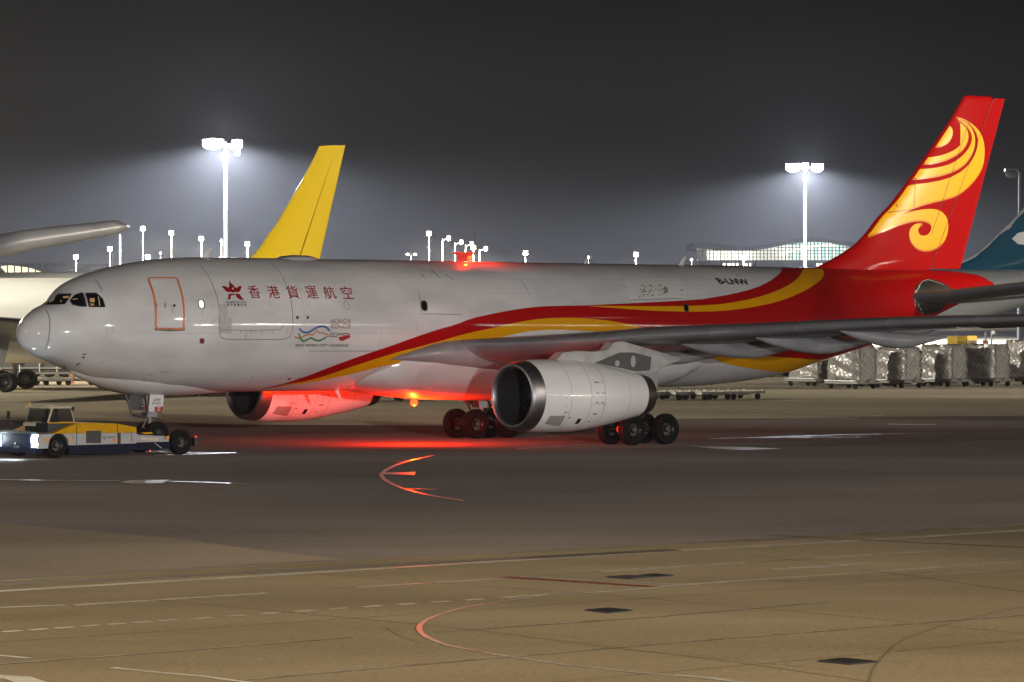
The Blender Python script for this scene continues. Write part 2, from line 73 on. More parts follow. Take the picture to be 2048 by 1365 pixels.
SEAM = mat('seam_line', (.21, .20, .195), .6)
SEAML = mat('light_seal', (.45, .43, .41), .5)
GREY = mat('grey_paint', (.30, .30, .31), .38, coat=.3, noise=(1.2, .18, (1, 1, 1)))
DGREY = mat('dark_grey_paint', (.13, .135, .14), .42, coat=.2, noise=(1.5, .2, (1, 1, 1)))
WINGU = mat('wing_grey', (.24, .245, .255), .42, coat=.2, noise=(1.2, .2, (1, .3, 1)))
SLAT = mat('slat_grey', (.22, .225, .235), .3, metal=.35, noise=(1, .15, (1, .3, 1)))
METAL = mat('polished_metal', (.35, .35, .36), .40, metal=1., noise=(3, .12, (1, 1, 1)))
DMETAL = mat('burnt_metal', (.10, .095, .09), .38, metal=.8, noise=(5, .3, (1, 1, 1)))
PATCH = mat('primer_patch', (.46, .45, .43), .5, noise=(6, .2, (1, 1, .3)))
PATCHL = mat('repainted_patch', (.62, .61, .59), .55)
FLAKE = mat('exposed_primer', (.22, .20, .12), .7)
RUST = mat('rust_mark', (.30, .07, .05), .6)
STAIN = mat('grime_stain', (.56, .55, .52), .45, noise=(6, .25, (1, 1, 1)))
MAROON = mat('maroon_mark', (.16, .02, .03), .5)
DOORL = mat('orange_door_line', (.62, .17, .02), .4)
DARKGL = mat('dark_glass', (.006, .006, .008), .06, coat=1)
LITW = mat('lit_window', (.9, .9, .85), .3, emit=(1, .97, .85), estr=.9)
RIM = mat('window_rim', (.06, .06, .065), .4)
RUB = mat('tyre_rubber', (.006, .006, .0065), .85, spec=.25, noise=(9, .3, (1, 1, 1)))
HUB = mat('wheel_hub', (.04, .04, .038), .35, metal=.5)
STRUT = mat('gear_metal', (.16, .16, .165), .35, metal=.7)
BEACON = mat('red_beacon', (1, .1, .02), .3, emit=(1, .026, .004), estr=9)
M = lambda *k: [MATS[x] for x in k]
# ---------------------------------------------------------------- mesh builder
class MB:
    def __init__(s): s.v = []; s.f = []; s.m = []; s.mats = []; s.nrm = None
    def mi(s, m):
        if m not in s.mats: s.mats.append(m)
        return s.mats.index(m)
    def add(s, vs, fs, m):
        b = len(s.v); s.v += [tuple(map(float, q)) for q in vs]; k = s.mi(m)
        for f in fs: s.f.append([b+i for i in f]); s.m.append(k)
    def box(s, c, d, m, rz=0, taper=1, ry=0):
        x, y, z = [q/2 for q in d]; vs = []
        for a, b_, c_ in ((-1,-1,-1),(1,-1,-1),(1,1,-1),(-1,1,-1),(-1,-1,1),(1,-1,1),(1,1,1),(-1,1,1)):
            k = taper if c_ > 0 else 1
            p = Vector((a*x*k, b_*y*k, c_*z))
            if ry: p.rotate(Matrix.Rotation(ry, 3, 'Y'))
            if rz: p.rotate(Matrix.Rotation(rz, 3, 'Z'))
            vs.append((p.x+c[0], p.y+c[1], p.z+c[2]))
        s.add(vs, [(0,3,2,1),(4,5,6,7),(0,1,5,4),(1,2,6,5),(2,3,7,6),(3,0,4,7)], m)
    def tube(s, pts, r, m, n=10, cap=True):
        pts = [Vector(p) for p in pts]; rs = r if isinstance(r, (list, tuple)) else [r]*len(pts)
        rings = []
        for i, p in enumerate(pts):
            d = (pts[min(i+1, len(pts)-1)]-pts[max(i-1, 0)]).normalized()
            a = d.orthogonal().normalized() if i == 0 else (rings_a - d*rings_a.dot(d)).normalized()
            rings_a = a; b = d.cross(a)
            rings.append([p+(a*math.cos(t)+b*math.sin(t))*rs[i] for t in [2*math.pi*k/n for k in range(n)]])
        s.loft(rings, m, cap)
    def loft(s, rings, m, cap=True, closed=True):
        n = len(rings[0]); vs = [q for r in rings for q in r]; fs = []
        for i in range(len(rings)-1):
            for k in range(n if closed else n-1):
                a = i*n+k; b = i*n+(k+1) % n; fs.append((a, b, b+n, a+n))
        if cap: fs.append(tuple(range(n))[::-1]); fs.append(tuple(range((len(rings)-1)*n, len(rings)*n)))
        s.add(vs, fs, m)
    def prism(s, poly, axis, a, b, m, bevel=0):   # polygon in the two other axes, extruded from a to b along axis
        def mk(q, t):
            return {'x': (t, q[0], q[1]), 'y': (q[0], t, q[1]), 'z': (q[0], q[1], t)}[axis]
        s.loft([[mk(q, a) for q in poly], [mk(q, b) for q in poly]], m)
    def lathe(s, prof, c, m, axis='x', n=48, cap=False):   # prof: (along, radius)
        rings = []
        for (t, r) in prof:
            ring = []
            for k in range(n):
                a = 2*math.pi*k/n; p, q = r*math.cos(a), r*math.sin(a)
                ring.append({'x': (c[0]+t, c[1]+p, c[2]+q), 'y': (c[0]+p, c[1]+t, c[2]+q), 'z': (c[0]+p, c[1]+q, c[2]+t)}[axis])
            rings.append(ring)
        s.loft(rings, m, cap)
    def sphere(s, c, r, m, n=12, sq=(1, 1, 1)):
        rings = [[(c[0]+r*sq[0]*math.sin(t)*math.cos(a), c[1]+r*sq[1]*math.sin(t)*math.sin(a), c[2]+r*sq[2]*math.cos(t))
                  for a in [2*math.pi*k/n for k in range(n)]] for t in [math.pi*(i+.02)/(n//2+.04) for i in range(n//2+1)]]
        s.loft(rings, m)
    def build(s, name, parent=None, flip=False, smooth=35, recalc=True, bevel=0, normals=None):
        me = bpy.data.meshes.new(name)
        vs = [(x, -y, z) for x, y, z in s.v] if flip else s.v
        me.from_pydata(vs, [], s.f)
        for q in s.mats: me.materials.append(q)
        me.polygons.foreach_set('material_index', s.m)
        if recalc:
            bm = bmesh.new(); bm.from_mesh(me); bmesh.ops.recalc_face_normals(bm, faces=bm.faces); bm.to_mesh(me); bm.free()
        if smooth:
            me.shade_smooth(); me.set_sharp_from_angle(angle=math.radians(smooth))
        if normals is not None:
            me.shade_smooth(); me.normals_split_custom_set_from_vertices(normals)
        me.update()
        o = bpy.data.objects.new(name, me); C.objects.link(o)
        if parent: o.parent = parent
        if bevel:
            b = o.modifiers.new('bevel', 'BEVEL'); b.width = bevel; b.segments = 2; b.limit_method = 'ANGLE'
        return o
def join_into(dst, src):
    bm = bmesh.new(); bm.from_mesh(dst.data); n = len(bm.faces); bm.from_mesh(src.data); bm.faces.ensure_lookup_table()
    mp = []
    for m in src.data.materials:
        if m.name not in dst.data.materials: dst.data.materials.append(m)
        mp.append(dst.data.materials.find(m.name))
    for f in bm.faces[n:]: f.material_index = mp[f.material_index]
    bm.to_mesh(dst.data); bm.free(); bpy.data.objects.remove(src); return dst
def tag(o, label=None, cat=None, group=None, kind=None):
    for k, x in (('label', label), ('category', cat), ('group', group), ('kind', kind)):
        if x: o[k] = x
    return o
def empty(name, loc=(0, 0, 0), rz=0, label=None, cat=None, group=None):
    o = bpy.data.objects.new(name, None); C.objects.link(o); o.location = loc; o.rotation_euler = (0, 0, rz)
    o.empty_display_size = .5
    return tag(o, label, cat, group)
def copy_tree(o, parent=None):
    c = o.copy(); C.objects.link(c); c.parent = parent
    for ch in list(o.children): copy_tree(ch, c)
    return c
def smooth_poly(pts, it=1, closed=True):
    for _ in range(it):
        o = []; n = len(pts)
        for i in range(n if closed else n-1):
            a, b = pts[i], pts[(i+1) % n]
            o += [tuple(a[k]*.75+b[k]*.25 for k in range(2)), tuple(a[k]*.25+b[k]*.75 for k in range(2))]
        if not closed: o = [pts[0]]+o+[pts[-1]]
        pts = o
    return pts
# ---------------------------------------------------------------- lamps
def lamp(kind, loc, power, col, r=.3, aim=None, cone=None, parent=None, blend=.6, name='light'):
    l = bpy.data.lights.new(name, kind); l.energy = power; l.color = col
    if kind in ('POINT', 'SPOT'): l.shadow_soft_size = r
    if kind == 'SPOT': l.spot_size = math.radians(cone); l.spot_blend = blend
    o = bpy.data.objects.new(name, l); C.objects.link(o); o.location = loc
    if aim is not None: o.rotation_euler = (Vector(aim)-Vector(loc)).to_track_quat('-Z', 'Y').to_euler()
    if parent: o.parent = parent
    return o
POLE = mat('pole_paint', (.07, .072, .075), .4, noise=(2, .1, (1, 1, 1)))
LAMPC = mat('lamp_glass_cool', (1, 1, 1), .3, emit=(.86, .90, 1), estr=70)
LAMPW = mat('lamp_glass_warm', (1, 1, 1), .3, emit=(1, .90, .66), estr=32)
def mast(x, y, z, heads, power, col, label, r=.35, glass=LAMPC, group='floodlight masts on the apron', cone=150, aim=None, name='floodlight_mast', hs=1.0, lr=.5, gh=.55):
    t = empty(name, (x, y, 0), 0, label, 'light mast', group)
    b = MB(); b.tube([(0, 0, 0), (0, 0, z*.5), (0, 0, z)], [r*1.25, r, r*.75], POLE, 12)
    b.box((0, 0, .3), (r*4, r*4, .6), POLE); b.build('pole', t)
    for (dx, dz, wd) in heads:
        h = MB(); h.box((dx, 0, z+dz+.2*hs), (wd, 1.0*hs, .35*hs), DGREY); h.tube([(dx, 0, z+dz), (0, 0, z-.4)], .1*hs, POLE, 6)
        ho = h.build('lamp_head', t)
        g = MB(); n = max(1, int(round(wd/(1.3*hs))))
        g.sphere((dx, -.3*hs, z+dz-.25*hs), wd*.5, glass, 14, (1, .5, min(1, gh*hs/(wd*.5))))  # glass swollen to glare size, the lamp's bloom put into its shape
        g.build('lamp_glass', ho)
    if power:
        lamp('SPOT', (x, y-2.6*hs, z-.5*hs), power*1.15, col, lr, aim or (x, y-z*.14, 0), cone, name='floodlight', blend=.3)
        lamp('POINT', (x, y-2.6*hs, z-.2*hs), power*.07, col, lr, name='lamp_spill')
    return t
# ================================================================ the cargo aeroplane
def pch(xk, yk, x):
    xk = np.array(xk, float); yk = np.array(yk, float); h = np.diff(xk); d = np.diff(yk)/h
    m = np.zeros_like(yk); m[0] = d[0]; m[-1] = d[-1]
    for i in range(1, len(xk)-1):
        if d[i-1]*d[i] > 0: m[i] = 2*d[i-1]*d[i]/(d[i-1]+d[i])
    i = np.clip(np.searchsorted(xk, x)-1, 0, len(h)-1); t = (x-xk[i])/h[i]
    return (2*t**3-3*t**2+1)*yk[i]+(t**3-2*t*t+t)*h[i]*m[i]+(-2*t**3+3*t*t)*yk[i+1]+(t**3-t*t)*h[i]*m[i+1]
XK = [math.sqrt(q) for q in [0,.12,.4,.9,1.6,2.4,3.4,4.8,6.8,9,36,39,42,45,48,51,54,56.5,57.6]]
ZT = [4.78,5.16,5.47,5.82,6.14,6.86,7.27,7.6,7.89,8.0,8.06,8.08,8.05,8.04,8.03,8.06,8.02,7.84,7.5]
ZB = [4.78,4.38,4.14,3.86,3.62,3.32,2.95,2.66,2.43,2.37,2.39,2.53,2.83,3.53,4.18,4.98,6.0,6.82,7.14]
WD = [0,.38,.75,1.18,1.6,1.95,2.27,2.58,2.79,2.82,2.82,2.78,2.66,2.44,2.12,1.68,1.12,.62,.25]
def surf(x, ph, off=0.0):
    """points and normals of the fuselage skin at station x, angle ph (port positive y)"""
    x = np.atleast_1d(np.clip(np.asarray(x, float), 1e-4, 57.6)); ph = np.atleast_1d(np.asarray(ph, float))
    def f(x, ph):
        s_ = np.sqrt(x); t, b, w_ = pch(XK, ZT, s_), pch(XK, ZB, s_), pch(XK, WD, s_)
        return np.stack([x, w_*np.cos(ph), (t+b)/2+(t-b)/2*np.sin(ph)], -1)
    p = f(x, ph); e_ = 1e-3
    dx = f(np.clip(x+e_, 0, 57.6), ph)-f(np.clip(x-e_, 1e-5, 57.6), ph); dp = f(x, ph+e_)-f(x, ph-e_)
    n = np.cross(dx, dp); n /= np.linalg.norm(n, axis=-1, keepdims=True)+1e-12
    sgn = np.sign((n*np.stack([0*x, np.cos(ph), np.sin(ph)], -1)).sum(-1)); sgn[sgn == 0] = 1; n *= sgn[:, None]
    return p+n*off, n
def cut_plane(polys, sx_, sy_):
    """polygons (lists of 2-D points) -> triangulated, cut on a grid: verts, faces"""
    bm = bmesh.new()
    for P_ in polys:
        vs = []
        for q in P_:
            if vs and (Vector((*q, 0))-vs[-1].co).length < 1e-5: continue
            vs.append(bm.verts.new((q[0], q[1], 0)))
        if len(vs) > 2: bm.faces.new(vs)
    bmesh.ops.triangulate(bm, faces=bm.faces)
    xs = [v.co.x for v in bm.verts]; ys = [v.co.y for v in bm.verts]
    def cuts(lo, hi, st, nrm):
        k = math.ceil(lo/st+1e-6)
        while k*st < hi:
            bmesh.ops.bisect_plane(bm, geom=bm.verts[:]+bm.edges[:]+bm.faces[:], plane_co=Vector(nrm)*(k*st), plane_no=nrm, dist=1e-6); k += 1
    if sx_: cuts(min(xs), max(xs), sx_, (1, 0, 0))
    if sy_: cuts(min(ys), max(ys), sy_, (0, 1, 0))
    bm.verts.ensure_lookup_table(); bm.faces.ensure_lookup_table()
    for i, v in enumerate(bm.verts): v.index = i
    V = [(v.co.x, v.co.y) for v in bm.verts]; Fc = [tuple(v.index for v in f_.verts) for f_ in bm.faces]
    bm.free(); return V, Fc
class Skin(MB):
    """mesh with analytic normals, stored port-positive"""
    def __init__(s): super().__init__(); s.n = []
    def put(s, P_, N_, fs, m):
        s.add(P_, fs, m); s.n += [tuple(q) for q in N_]
    def poly(s, polys, m, off, sx_=.6, sy_=.08, side=1, f=surf):
        V, Fc = cut_plane(polys, sx_, sy_)
        if not V: return
        A_ = np.array(V); P_, N_ = f(A_[:, 0], A_[:, 1], off)
        s.put(P_, N_, Fc, m)
    def line(s, pts, wd, m, off, f=surf, R=2.8):
        pts = [p for i, p in enumerate(pts) if i == 0 or (abs(p[0]-pts[i-1][0])+abs(p[1]-pts[i-1][1])) > 1e-4]
        o = []
        for a, b in zip(pts, pts[1:]):
            n = max(1, int(math.hypot(b[0]-a[0], (b[1]-a[1])*R)/.35)); o += [(a[0]+(b[0]-a[0])*k/n, a[1]+(b[1]-a[1])*k/n) for k in range(n)]
        o.append(pts[-1]); L_, R_ = [], []
        for i, p in enumerate(o):
            a, b = o[max(i-1, 0)], o[min(i+1, len(o)-1)]; dx, dy = b[0]-a[0], (b[1]-a[1])*R; l = math.hypot(dx, dy) or 1
            L_.append((p[0]-dy/l*wd/2, p[1]+dx/l*wd/2/R)); R_.append((p[0]+dy/l*wd/2, p[1]-dx/l*wd/2/R))
        A_ = np.array(L_+R_); P_, N_ = f(A_[:, 0], A_[:, 1], off); n = len(o)
        s.put(P_, N_, [(i, i+1, n+i+1, n+i) for i in range(n-1)], m)
    def finish(s, name, parent):
        # orient faces along the normals, mirror to local frame
        V = np.array(s.v); N = np.array(s.n); fs = []
        for f_ in s.f:
            a, b, c_ = V[f_[0]], V[f_[1]], V[f_[2]]
            g = np.cross(b-a, c_-a)
            if np.dot(g, N[f_[0]]) < 0: f_ = f_[::-1]
            fs.append(f_[::-1])       # reversed again by the mirror
        s.f = fs; N[:, 1] *= -1
        return s.build(name, parent, flip=True, smooth=0, recalc=False, normals=[tuple(q) for q in N])
def text_polys(body, size, spacing=1.0, bold=0.0, shear=0.0):
    cu = bpy.data.curves.new('t', 'FONT'); cu.body = body; cu.size = size; cu.space_character = spacing; cu.offset = bold; cu.shear = shear; cu.resolution_u = 2
    o = bpy.data.objects.new('t', cu); C.objects.link(o); dg = bpy.context.evaluated_depsgraph_get()
    m = o.evaluated_get(dg).to_mesh(); V = [(v.co.x, v.co.y) for v in m.vertices]; P_ = [[V[i] for i in p.vertices] for p in m.polygons]
    bpy.data.objects.remove(o); bpy.data.curves.remove(cu); return P_
def put_text(sk, body, x, ph, width, height, m, off=.016, bold=0., shear=0., drop=0., R=2.8, spacing=1.0, f=surf):
    """width, height in metres; x, ph of the lower left corner"""
    P_ = text_polys(body, 1., spacing, bold, shear)
    if not P_: return
    xs = [q[0] for p in P_ for q in p]; ys = [q[1] for p in P_ for q in p]
    x0, x1, y0, y1 = min(xs), max(xs), min(ys), max(ys)
    k, h = width/(x1-x0), height/(y1-y0)
    P2 = [[(x+(q[0]-x0)*k, ph+((q[1]-y0)*h+drop*(q[0]-x0)*k)/R) for q in p] for p in P_]
    sk.poly(P2, m, off, 0, .09, f=f)

plane = empty('cargo_airplane', (X0, Y0, 0), 0, 'large white cargo airplane with red and yellow swooshes and red tail, being towed', 'airplane')
Mx = Matrix.Translation((X0, Y0, 0)) @ Matrix.Rotation(PSI, 4, 'Z') @ Matrix.Translation((29, 0, 0)) @ Matrix.Rotation(TH, 4, 'Y') @ Matrix.Translation((-29, 0, 0))
plane.matrix_world = Mx
# --- fuselage skin
sk = Skin()
xs = np.concatenate([np.linspace(0, 3, 60)**2, np.linspace(9.3, 36, 60), np.linspace(36.4, 57.6, 90)]); NP = 128
ph = np.linspace(-math.pi, math.pi, NP, endpoint=False)
XX, PP = np.meshgrid(xs, ph, indexing='ij'); P_, N_ = surf(XX.ravel(), PP.ravel())
N_[:NP] = (-1, 0, 0)
fw, fr = [], []
for i in range(len(xs)-1):
    for k in range(NP):
        a = i*NP+k; b = i*NP+(k+1) % NP
        (fr if xs[i] > 46 else fw).append((a, b, b+NP, a+NP))
kW = sk.mi(WHITE); kR = sk.mi(RED)
sk.put(P_, N_, fw, WHITE); nb = len(sk.f)
for f_ in fr: sk.f.append(list(f_)); sk.m.append(kR)
e_ = (len(xs)-1)*NP; sk.f.append([e_+k for k in range(NP)]); sk.m.append(kR)
# livery: red field, then yellow bands (both flanks share the shapes)
red_up = DATA['upx']; yl = DATA['y2low']; rl = DATA['redlow']
red = red_up+[(42.6, 1.5708), (47.0, 1.5708), (47.0, -1.5708), (43.8, -1.5708)]+rl+[(33.5, -.38), (31.8, -.33)]+yl
for side in (1, -1):
    fn = surf if side == 1 else (lambda x, p, o=0.: surf(x, math.pi-np.asarray(p), o))
    sk.poly([smooth_poly(red)], RED, .005, .5, .06, f=fn)
    for q in DATA['yellow']: sk.poly([smooth_poly(q)], YEL, .010, .5, .06, f=fn)
for q in DATA['plate']: sk.poly([smooth_poly(q, 2)], DMETAL, .008, .3, .06)
CM = dict(logo=TXRED, logodot=WHITE, maroon=MAROON, dark=BLACK, rust=RUST, patch=PATCH, patchlight=PATCHL, flake=FLAKE, stain=STAIN)
for k, off in (('patch', .010), ('patchlight', .008), ('flake', .013), ('logo', .014), ('logodot', .018), ('maroon', .012), ('dark', .015), ('rust', .013)):
    for q in DATA[k]:
        sk.poly([smooth_poly(q, 1) if k in ('logo', 'rust') else q], CM[k], off, 0, .08)
LMAT = dict(blue=mat('ribbon_blue', (.03, .08, .30), .5), grey=mat('ribbon_grey', (.18, .18, .19), .5), orange=mat('ribbon_orange', (.45, .16, .04), .5),
            green=mat('ribbon_green', (.04, .19, .05), .5), brown=mat('ribbon_brown', (.30, .10, .07), .5), crimson=mat('ribbon_crimson', (.36, .01, .02), .5),
            seam=SEAM, sealight=SEAML, scratch=mat('scratch_mark', (.12, .11, .11), .7), plateline=mat('seal_light', (.5, .5, .5), .4))
for k in ('blue', 'grey', 'orange', 'green', 'brown', 'crimson', 'scratch', 'seam', 'plateline', 'sealight'):
    for wd, pts in DATA['lines'][k]:
        if k in ('blue', 'green', 'grey', 'brown'): pts = smooth_poly([tuple(q) for q in pts], 2, False)
        sk.line(pts, wd, LMAT[k], .012)
FSE = mat('skin_joint', (.47, .46, .45), .5)
for x_ in (3.05, 7.6, 12.3, 16.4, 21.5, 26.8, 31.6, 36.2):
    lo, hi = np.interp(x_, [0, 16.5, 21, 35.9, 36], [-1.2, -.35, .35, .50, .75]), 1.35
    sk.line([(x_, lo+(hi-lo)*k/10) for k in range(11)], .022, FSE, .0115)
for ph_, xa, xe in ((.82, 3.2, 39.5), (.52, 15.4, 36.5), (-.12, 2.2, 17.5), (-.62, 3.0, 13.5)):
    sk.line([(xa+(xe-xa)*k/12, ph_) for k in range(13)], .020, FSE, .0115)
rgs = random.Random(9)
GRM = mat('grime_streak', (.50, .49, .475), .6)
for k in range(46):
    x_ = rgs.uniform(2, 38); p0 = rgs.uniform(-.9, 1.1); l_ = rgs.uniform(.05, .22)
    if x_ > 14 and p0 < np.interp(x_, [14, 22, 28, 38], [-.6, .2, .4, .7]): continue
    sk.line([(x_, p0), (x_+rgs.uniform(.02, .12), p0-l_)], rgs.uniform(.02, .07), GRM, .0118)
# lettering
A = DATA['anch']
for i, ch in enumerate('香港貨運航空'):
    px = [478, 738, 998, 1256, 1502, 1746][i]; x = 9.607+(px-478)/1430*(15.11-9.607)
    put_text(sk, ch, x, .400+.0*i, .60, .60, TXRED, bold=.004)
put_text(sk, 'HONGKONG AIR CARGO', A['a0'][0], A['a0'][1], 1.10, .085, BLACK)
put_text(sk, '香  港  貨  運  航  空', A['a2'][0], A['a2'][1], .97, .11, BLACK, bold=.02)
put_text(sk, 'HONG', A['h0'][0], .021, .82, .20, LMAT['brown']); put_text(sk, 'KONG', A['h2'][0], -.053, .82, .20, LMAT['brown'])
put_text(sk, '香', 14.53, .021, .19, .20, LMAT['brown']); put_text(sk, '港', 14.53, -.053, .19, .20, LMAT['brown'])
put_text(sk, "ASIA'S WORLD CITY", A['w0'][0], -.323, 1.74, .115, BLACK, shear=.25, bold=.008); put_text(sk, '亞洲國際都會', A['w2'][0], -.330, 1.06, .125, LMAT['grey'], bold=.01)
put_text(sk, 'B-LNW', A['r0'][0], A['r0'][1]-.005, 1.95, .40, BLACK, bold=.03, shear=-.1, drop=-.05)
fus = sk.finish('fuselage', plane)
# --- windows, doors as parts of the fuselage
def part_skin(name, fn_, parent=fus):
    s_ = Skin(); fn_(s_); return s_.finish(name, parent)
for i, q in enumerate(DATA['cockpit']):
    def g_(s_, q=q, i=i):
        s_.poly([q], DARKGL, .012, .2, .05)
        s_.line(q+[q[0]], .035, RIM, .018)
        for j, L_ in enumerate(DATA['cockpitlit']):
            if (0 if j < 3 else 1 if j == 3 else 2) == i:
                s_.poly([L_], mat('cabin_glow_%d' % (j % 3), (.3, .2, .1), .5, emit=[(.75, .85, .5), (1, .55, .15), (.9, .5, .25)][j % 3 if j < 3 else 2], estr=[.12, .18, .05, .03, .015, .025, .02][j]), .016, .2, .05)
    part_skin('cockpit_window', g_)
def g_(s_):
    for wd, pts in DATA['lines']['doorline']: s_.poly([[tuple(p) for p in pts[:-1]]], WHITE, .012, .4, .06); s_.line(pts, wd, DOORL, .02)
    for wd, pts in DATA['lines']['sillgrey']: s_.line(pts, wd, DGREY, .02)
    for q in DATA['stain']: s_.poly([smooth_poly(q, 2)], STAIN, .016, 0, .06)
    s_.line([(5.0, .30), (5.0, .37)], .03, MAROON, .022)
part_skin('cabin_door', g_)
for i in range(3):
    def g_(s_, i=i):
        s_.poly([DATA['winrim'][i] if i < 2 else DATA['winrim2'][0]], RIM, .014, 0, .05)
        s_.poly([(DATA['windark'][0] if i == 0 else DATA['winlit'][0]) if i < 2 else DATA['windark'][1]], DARKGL if i != 1 else LITW, .020, 0, .05)
    part_skin('cabin_window', g_)
# --- underbelly blister over the nose wheel
def ell(x, y, z, a, b, n=28, p=2.0, lo=1):
    r = []
    for k in range(n):
        t = 2*math.pi*k/n; c_, s_ = math.cos(t), math.sin(t)
        r.append((x, y+a*math.copysign(abs(c_)**(2/p), c_), z+b*math.copysign(abs(s_)**(2/p), s_)))
    return r
xb = [2.5, 2.8, 3.3, 4.0, 5.0, 6.0, 7.2, 8.3, 9.4, 10.4, 11.2]
zb_ = [3.24, 3.06, 2.86, 2.6, 2.36, 2.245, 2.2, 2.225, 2.30, 2.36, 2.42]
wb = [.1, .42, .72, 1.0, 1.2, 1.28, 1.26, 1.12, .86, .5, .1]
b = MB(); b.loft([ell(x, 0, z+.72, w_, .72, p=2.2) for x, z, w_ in zip(xb, zb_, wb)], WHITE)
b.build('nose_gear_fairing', fus, flip=True, smooth=60)
# --- belly fairing and wing root glove
def interp(x, xs_, ys_): return float(pch(xs_, ys_, np.array([x]))[0])
FX = [15.0, 16.5, 18.0, 19.5, 21.0, 23.0, 26.0, 30.0, 32.5, 34.2, 35.2]
FB = [2.60, 2.46, 2.20, 2.06, 1.96, 1.90, 1.88, 1.92, 2.12, 2.50, 2.9]
FW = [1.0, 1.85, 2.45, 2.85, 3.05, 3.15, 3.18, 3.18, 3.14, 3.02, 2.7]
FZ = [3.1, 3.3, 3.5, 3.6, 3.6, 3.6, 3.6, 3.6, 3.62, 3.66, 3.7]
b = MB(); b.loft([ell(x, 0, z, w_, z-zb, 56, 2.5) for x, z, w_, zb in zip(*[np.interp(np.linspace(0, 10, 41), range(11), q) for q in (FX, FZ, FW, FB)])], WHITE)
b.build('belly_fairing', fus, flip=True, smooth=60)
GX = [17.25, 17.9, 18.7, 20.0, 21.5, 23.0, 25.5, 28, 30, 32, 33.6]
GT = [3.80, 4.04, 4.32, 4.64, 4.74, 4.76, 4.74, 4.62, 4.5, 4.3, 4.1]
GB = [3.72, 3.66, 3.56, 3.33, 3.10, 2.98, 2.96, 3.0, 3.1, 3.4, 3.9]
GY = [2.55, 2.8, 3.0, 3.22, 3.36, 3.44, 3.45, 3.4, 3.35, 3.1, 2.6]
for sd in (1, -1):
    b = MB(); b.loft([ell(x, sd*1.9, (t+q)/2, y-1.9, (t-q)/2, 28, 2.3) for x, t, q, y in zip(*[[interp(g, GX, Y_) for g in np.linspace(17.25, 33.6, 44)] for Y_ in (GX, GT, GB, GY)])], GREY)
    b.build('wing_root_fairing', fus, flip=True, smooth=60)
# --- wings
def foil(s_, up):   # half thickness shape, chord fraction
    y = 2.98*s_**.5-1.32*s_-3.286*s_**2+2.441*s_**3-.815*s_**4
    return y*.5*(1.12 if up else .88)
WY = [2.3, 2.82, 4.66, 6.35, 8.29, 9.4, 10.24, 13.04, 15.73, 19.1, 21.28, 23.91, 26.5, 29.2]
WZ = [4.38, 4.41, 4.43, 4.51, 4.63, 4.74, 4.81, 4.98, 5.17, 5.40, 5.50, 5.61, 5.78, 5.98]
def wing_sec(y, off=0., fr=None, ns=16):
    le = 20.44+(y-2.82)*.613; te = np.interp(y, [2.3, 9.4, 29.2], [30.9, 32.0, 39.0]); c_ = te-le
    zl = interp(y, WY, WZ); tk = np.interp(y, [2.8, 9.4, 29.2], [.135, .115, .10])*c_; inc = math.radians(np.interp(y, [2.8, 9.4, 29.2], [2.6, 1.0, -.6]))
    ss = [(1-math.cos(math.pi*k/ns))/2 for k in range(ns+1)]
    if fr: ss = [q*fr for q in ss]
    def pt(q, up):
        h = foil(q, up)*tk*(np.interp(y, [2.8, 9.4], [.42, 1]) if up else -np.interp(y, [2.8, 9.4], [1.5, 1])); d = math.hypot(off, 0)
        return (le+q*c_, h+(off if up else -off) if q > 0 else 0)
    out = []
    for q in ss[::-1]: out.append(pt(q, True))
    for q in ss[1:]: out.append(pt(q, False))
    if fr is None: out = out[:-1]
    r = []
    for i, (x, h) in enumerate(out):
        if off and abs(x-le) < 1e-6: x -= off
        r.append((x, y, zl+h-(x-le)*math.sin(inc)+.0))
    return r
